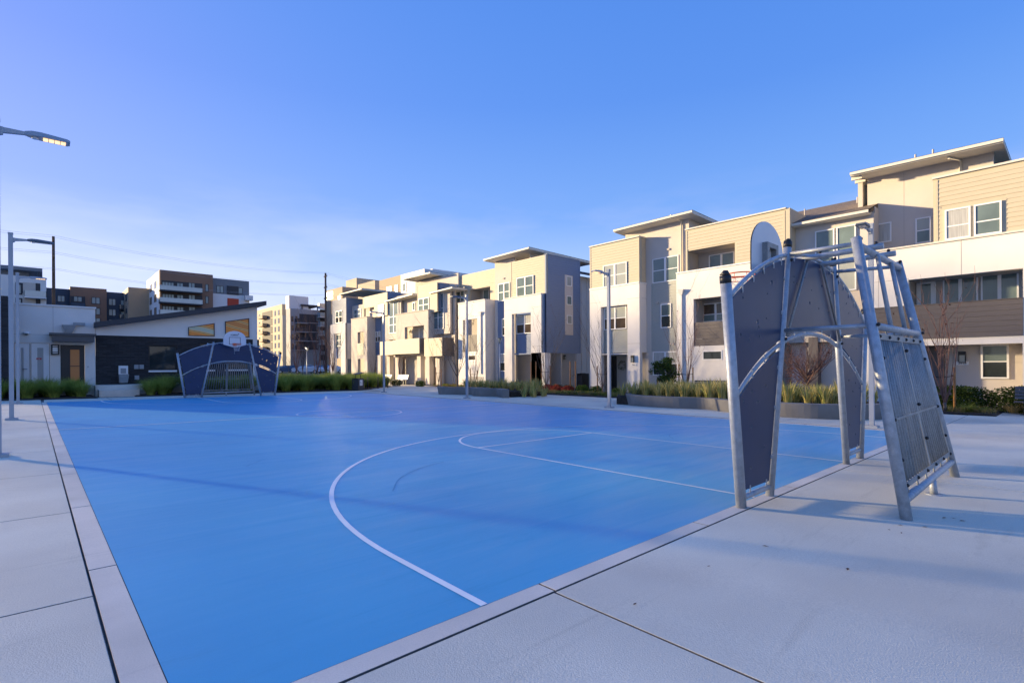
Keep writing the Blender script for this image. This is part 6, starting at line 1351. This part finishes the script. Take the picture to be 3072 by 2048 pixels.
bare_tree(gl(1372, 23.6), 5.2, 'tree with clinging dark brown leaves behind the low planter', 12, 1.25, 9, .3, m='bark', stakes=False, leaves=420, rad=.06, fan=1.3)
bare_tree(gl(1422, 25.4), 3.9, 'bare staked tree right of the brown-leaved tree', 13, .3, 10, .22, m='bark', stakes=True, stake_h=1.6)
bare_tree(gl(1316, 26.0), 5.0, 'bare slender tree in front of the sunlit corner balcony', 14, .4, 8, .14, m='bark', stake_h=1.7)
bare_tree(gl(1204, 28.5), 5.4, 'bare upright tree in front of the long tan balcony', 15, .4, 8, .12, m='barkred', stakes=False)
bare_tree(gl(1122, 29.0), 6.0, 'bare tree left of the lit lamp post by the racks', 16, .4, 8, .13, m='bark', stake_h=2)
tr = bare_tree((22.2, Fr('U', 22.2).s_(2420), gz(22, 9) + .36), 2.35, 'small round-headed bare tree seen through the arch of the near goal', 21, 1.05, 36, .55, m='barkred', stakes=False, leaves=60, rad=.055, fan=1.6)
p = UFv(2392, 24.6); mb = leafball(77, 1500, .55, .55, 1.1, .035); link('climbing_shrub', mb.mesh('climbing_shrub', M['brownveil']), None, (p[0], p[1], 1.15), label='tall russet dry shrub behind the round-headed tree', category='shrub')
for x, t_, h, sd_, lb in ((890, 66, 6.6, 31, 'tall bare poplar glowing orange beside the far building'), (952, 70, 7.6, 32, 'tall bare poplar between the white path light and the timber pole'), (908, 80, 5.8, 33, 'thin pale bare tree behind the glowing poplar'), (975, 74, 6.4, 34, 'bare tree at the left of the timber pole'), (999, 62, 5.2, 35, 'thin staked tree at the corner of the far tower')):
    q = D(x, 1100, t_); bare_tree((q.x, q.y, .35), h, lb, sd_, .6, 13, .13, stakes=(x in (952, 999)), m='barkred', rad=.07, leaves=0, stake_h=2.3, dirv=45)
q = D(865, 1100, 88); bare_tree((q.x, q.y, .35), 3.6, 'small round bare tree next to the clubhouse end', 41, 1.2, 12, .4, m='bark', stakes=False, fan=1.5)
# evergreen in front of the sage siding
q = UFv(1995, 24.6); t = thing('evergreen_tree', 'small bushy evergreen tree on two short stakes before the sage siding', 'tree', (q[0], q[1], gz(*q) + .03)); t.scale = (1.25, 1.25, 1.12)
mb = MB(); mb.tube([(0, 0, 0), (.02, 0, .6), (0, .02, 1.3)], .035, 8, r1=.02); part('trunk', mb, M['bark'], t)
crown = MB(); r2 = random.Random(5)
for k in range(34):
    a = r2.uniform(0, 6.283); rr_ = r2.uniform(.1, .62); z = r2.uniform(.75, 1.9); rr_ *= (1 - abs(z - 1.25) / 1.3); c = Vector((rr_ * math.cos(a), rr_ * math.sin(a), z))
    sub = leafball(100 + k, 80, .2, .2, .17, .055)
    b = len(crown.v); crown.v += [tuple(Vector(v) + c) for v in sub.v]; crown.f += [tuple(i + b for i in f) for f in sub.f]; crown.m += sub.m; crown.sm += sub.sm
for k in range(12): a = r2.uniform(0, 6.283); crown.tube([(0, 0, r2.uniform(.5, 1)), (.4 * math.cos(a), .4 * math.sin(a), r2.uniform(1, 1.7))], .01, 4, mi=1)
part('crown', crown, [M['leaf'], M['bark']], t)
for s in (-1, 1): mb = MB(); mb.tube([(0, s * .36, 0), (0, s * .36, .95)], .035, 8); part('stake', mb, M['stake'], t)
mb = MB(); mb.tube([(0, -.36, .65), (0, 0, .58), (0, .36, .65)], .012, 6); part('tie', mb, M['tie'], t)
# control joints in the render coats, wall vents and small fixtures
def cjoint(fr, s0, s1, z, par, n=0, m='taupe'): box_part('control_joint', fr, s0, s1, n, n + .004, z, z + .018, m, par)
def vjoint(fr, s, z0, z1, par, n=0, m='taupe'): box_part('control_joint', fr, s, s + .018, n, n + .004, z0, z1, m, par)
cjoint(UF, vT0, h_open[0], 5.9, A); cjoint(UF, h_open[1], vT1, 5.9, A); cjoint(UF, vT0, h_open[0], 2.95, A); cjoint(SV, F0 + .3, F1, 5.9, A, m='taupe')
cjoint(UF, ba2[1], v21, 5.9, A); cjoint(UF, ba2[1], v21, 2.0, A); cjoint(UF, lw[1], v21, 3.05, A); vjoint(UF, UF.s_(2887), z5b, z5cap, A)
cjoint(GD, gnd[0], UF.s_(3030), 1.55, A); cjoint(UF, bal[1], v52, 5.3, A); vjoint(UF, bal[1] + 1.1, zr5, z5cap, A); vjoint(UD, UD.s_(2716), 6.9, 10.6, A)
cjoint(UF, c0, hb[0], 6.1, Bk, n=.25); cjoint(UF, hb[1], c1, 6.1, Bk, n=.25); cjoint(UF, c0, hb[0], 3.05, Bk, n=.25); cjoint(UF, bx0, bx1, 6.0, Bk); cjoint(RW, r0, r0 + 2, 3.1, Bk)
cjoint(FC, s_st0, s_st1, 3.55, Cb); vjoint(FC, FC.s_(160), 3.6, zpar, Cb)
for fr, x, y, par, n in ((UM, 1975, 914, A, .03), (UF, 2020, 1038, A, .0), (UM, 2016, 1037, A, .03), (UM, 2010, 754, A, .0), (UF, 2600, 868, A, 0), (UM, 1515, 835, Bk, .0), (UF, 1396, 860, Bk, 0)):
    s_q, z_q = fr.px(x, y); box_part('wall_vent', fr, s_q - .09, s_q + .09, n, n + .06, z_q - .06, z_q + .06, 'taupe', par)
# scuffs on the court and leaves on the plaza
for k_, pts_ in enumerate(([(3.3, 5.9), (3.75, 6.5), (4.35, 6.95), (5.0, 7.2)], [(6.9, 12.0), (7.4, 12.2), (8.0, 12.2)], [(2.4, 9.0), (2.9, 9.6)], [(10.5, 6.1), (11.0, 6.5), (11.7, 6.6)])):
    struct('scuff_mark', strip(curve(pts_, 8) if len(pts_) > 2 else pts_, .02, False, .0022), M['scuff'], court)
lf = MB(); lf.q([(-.05, 0, .001), (-.01, .022, .004), (.05, .003, .002), (.0, -.02, .004)]); lfm = lf.mesh('fallen_leaf', M['dryleaf'])
for x, y in ((2882, 1579), (2826, 1569), (2855, 1571), (2698, 1613), (2661, 1603), (2768, 1596), (2695, 1590), (1896, 1817), (2119, 1706), (2535, 1720), (2290, 1648)):
    q_ = ray(x, y); t_ = -H / q_[2]; u_, v_ = q_[0] * t_, q_[1] * t_; t_ = -(H - gz(u_, v_)) / q_[2]; u_, v_ = q_[0] * t_, q_[1] * t_
    o = link('fallen_leaf', lfm, None, (u_, v_, gz(u_, v_) + .006), rr.uniform(0, 6.28), label='small dry brown leaf lying on the plaza paving or court near the goal', category='leaf', group='fallen leaves on the paving')
    sc_ = rr.uniform(.35, .65); o.scale = (sc_, sc_, sc_)
print('objects', len(bpy.data.objects), 'tris', sum(len(o.data.polygons) for o in bpy.data.objects if o.type == 'MESH'))
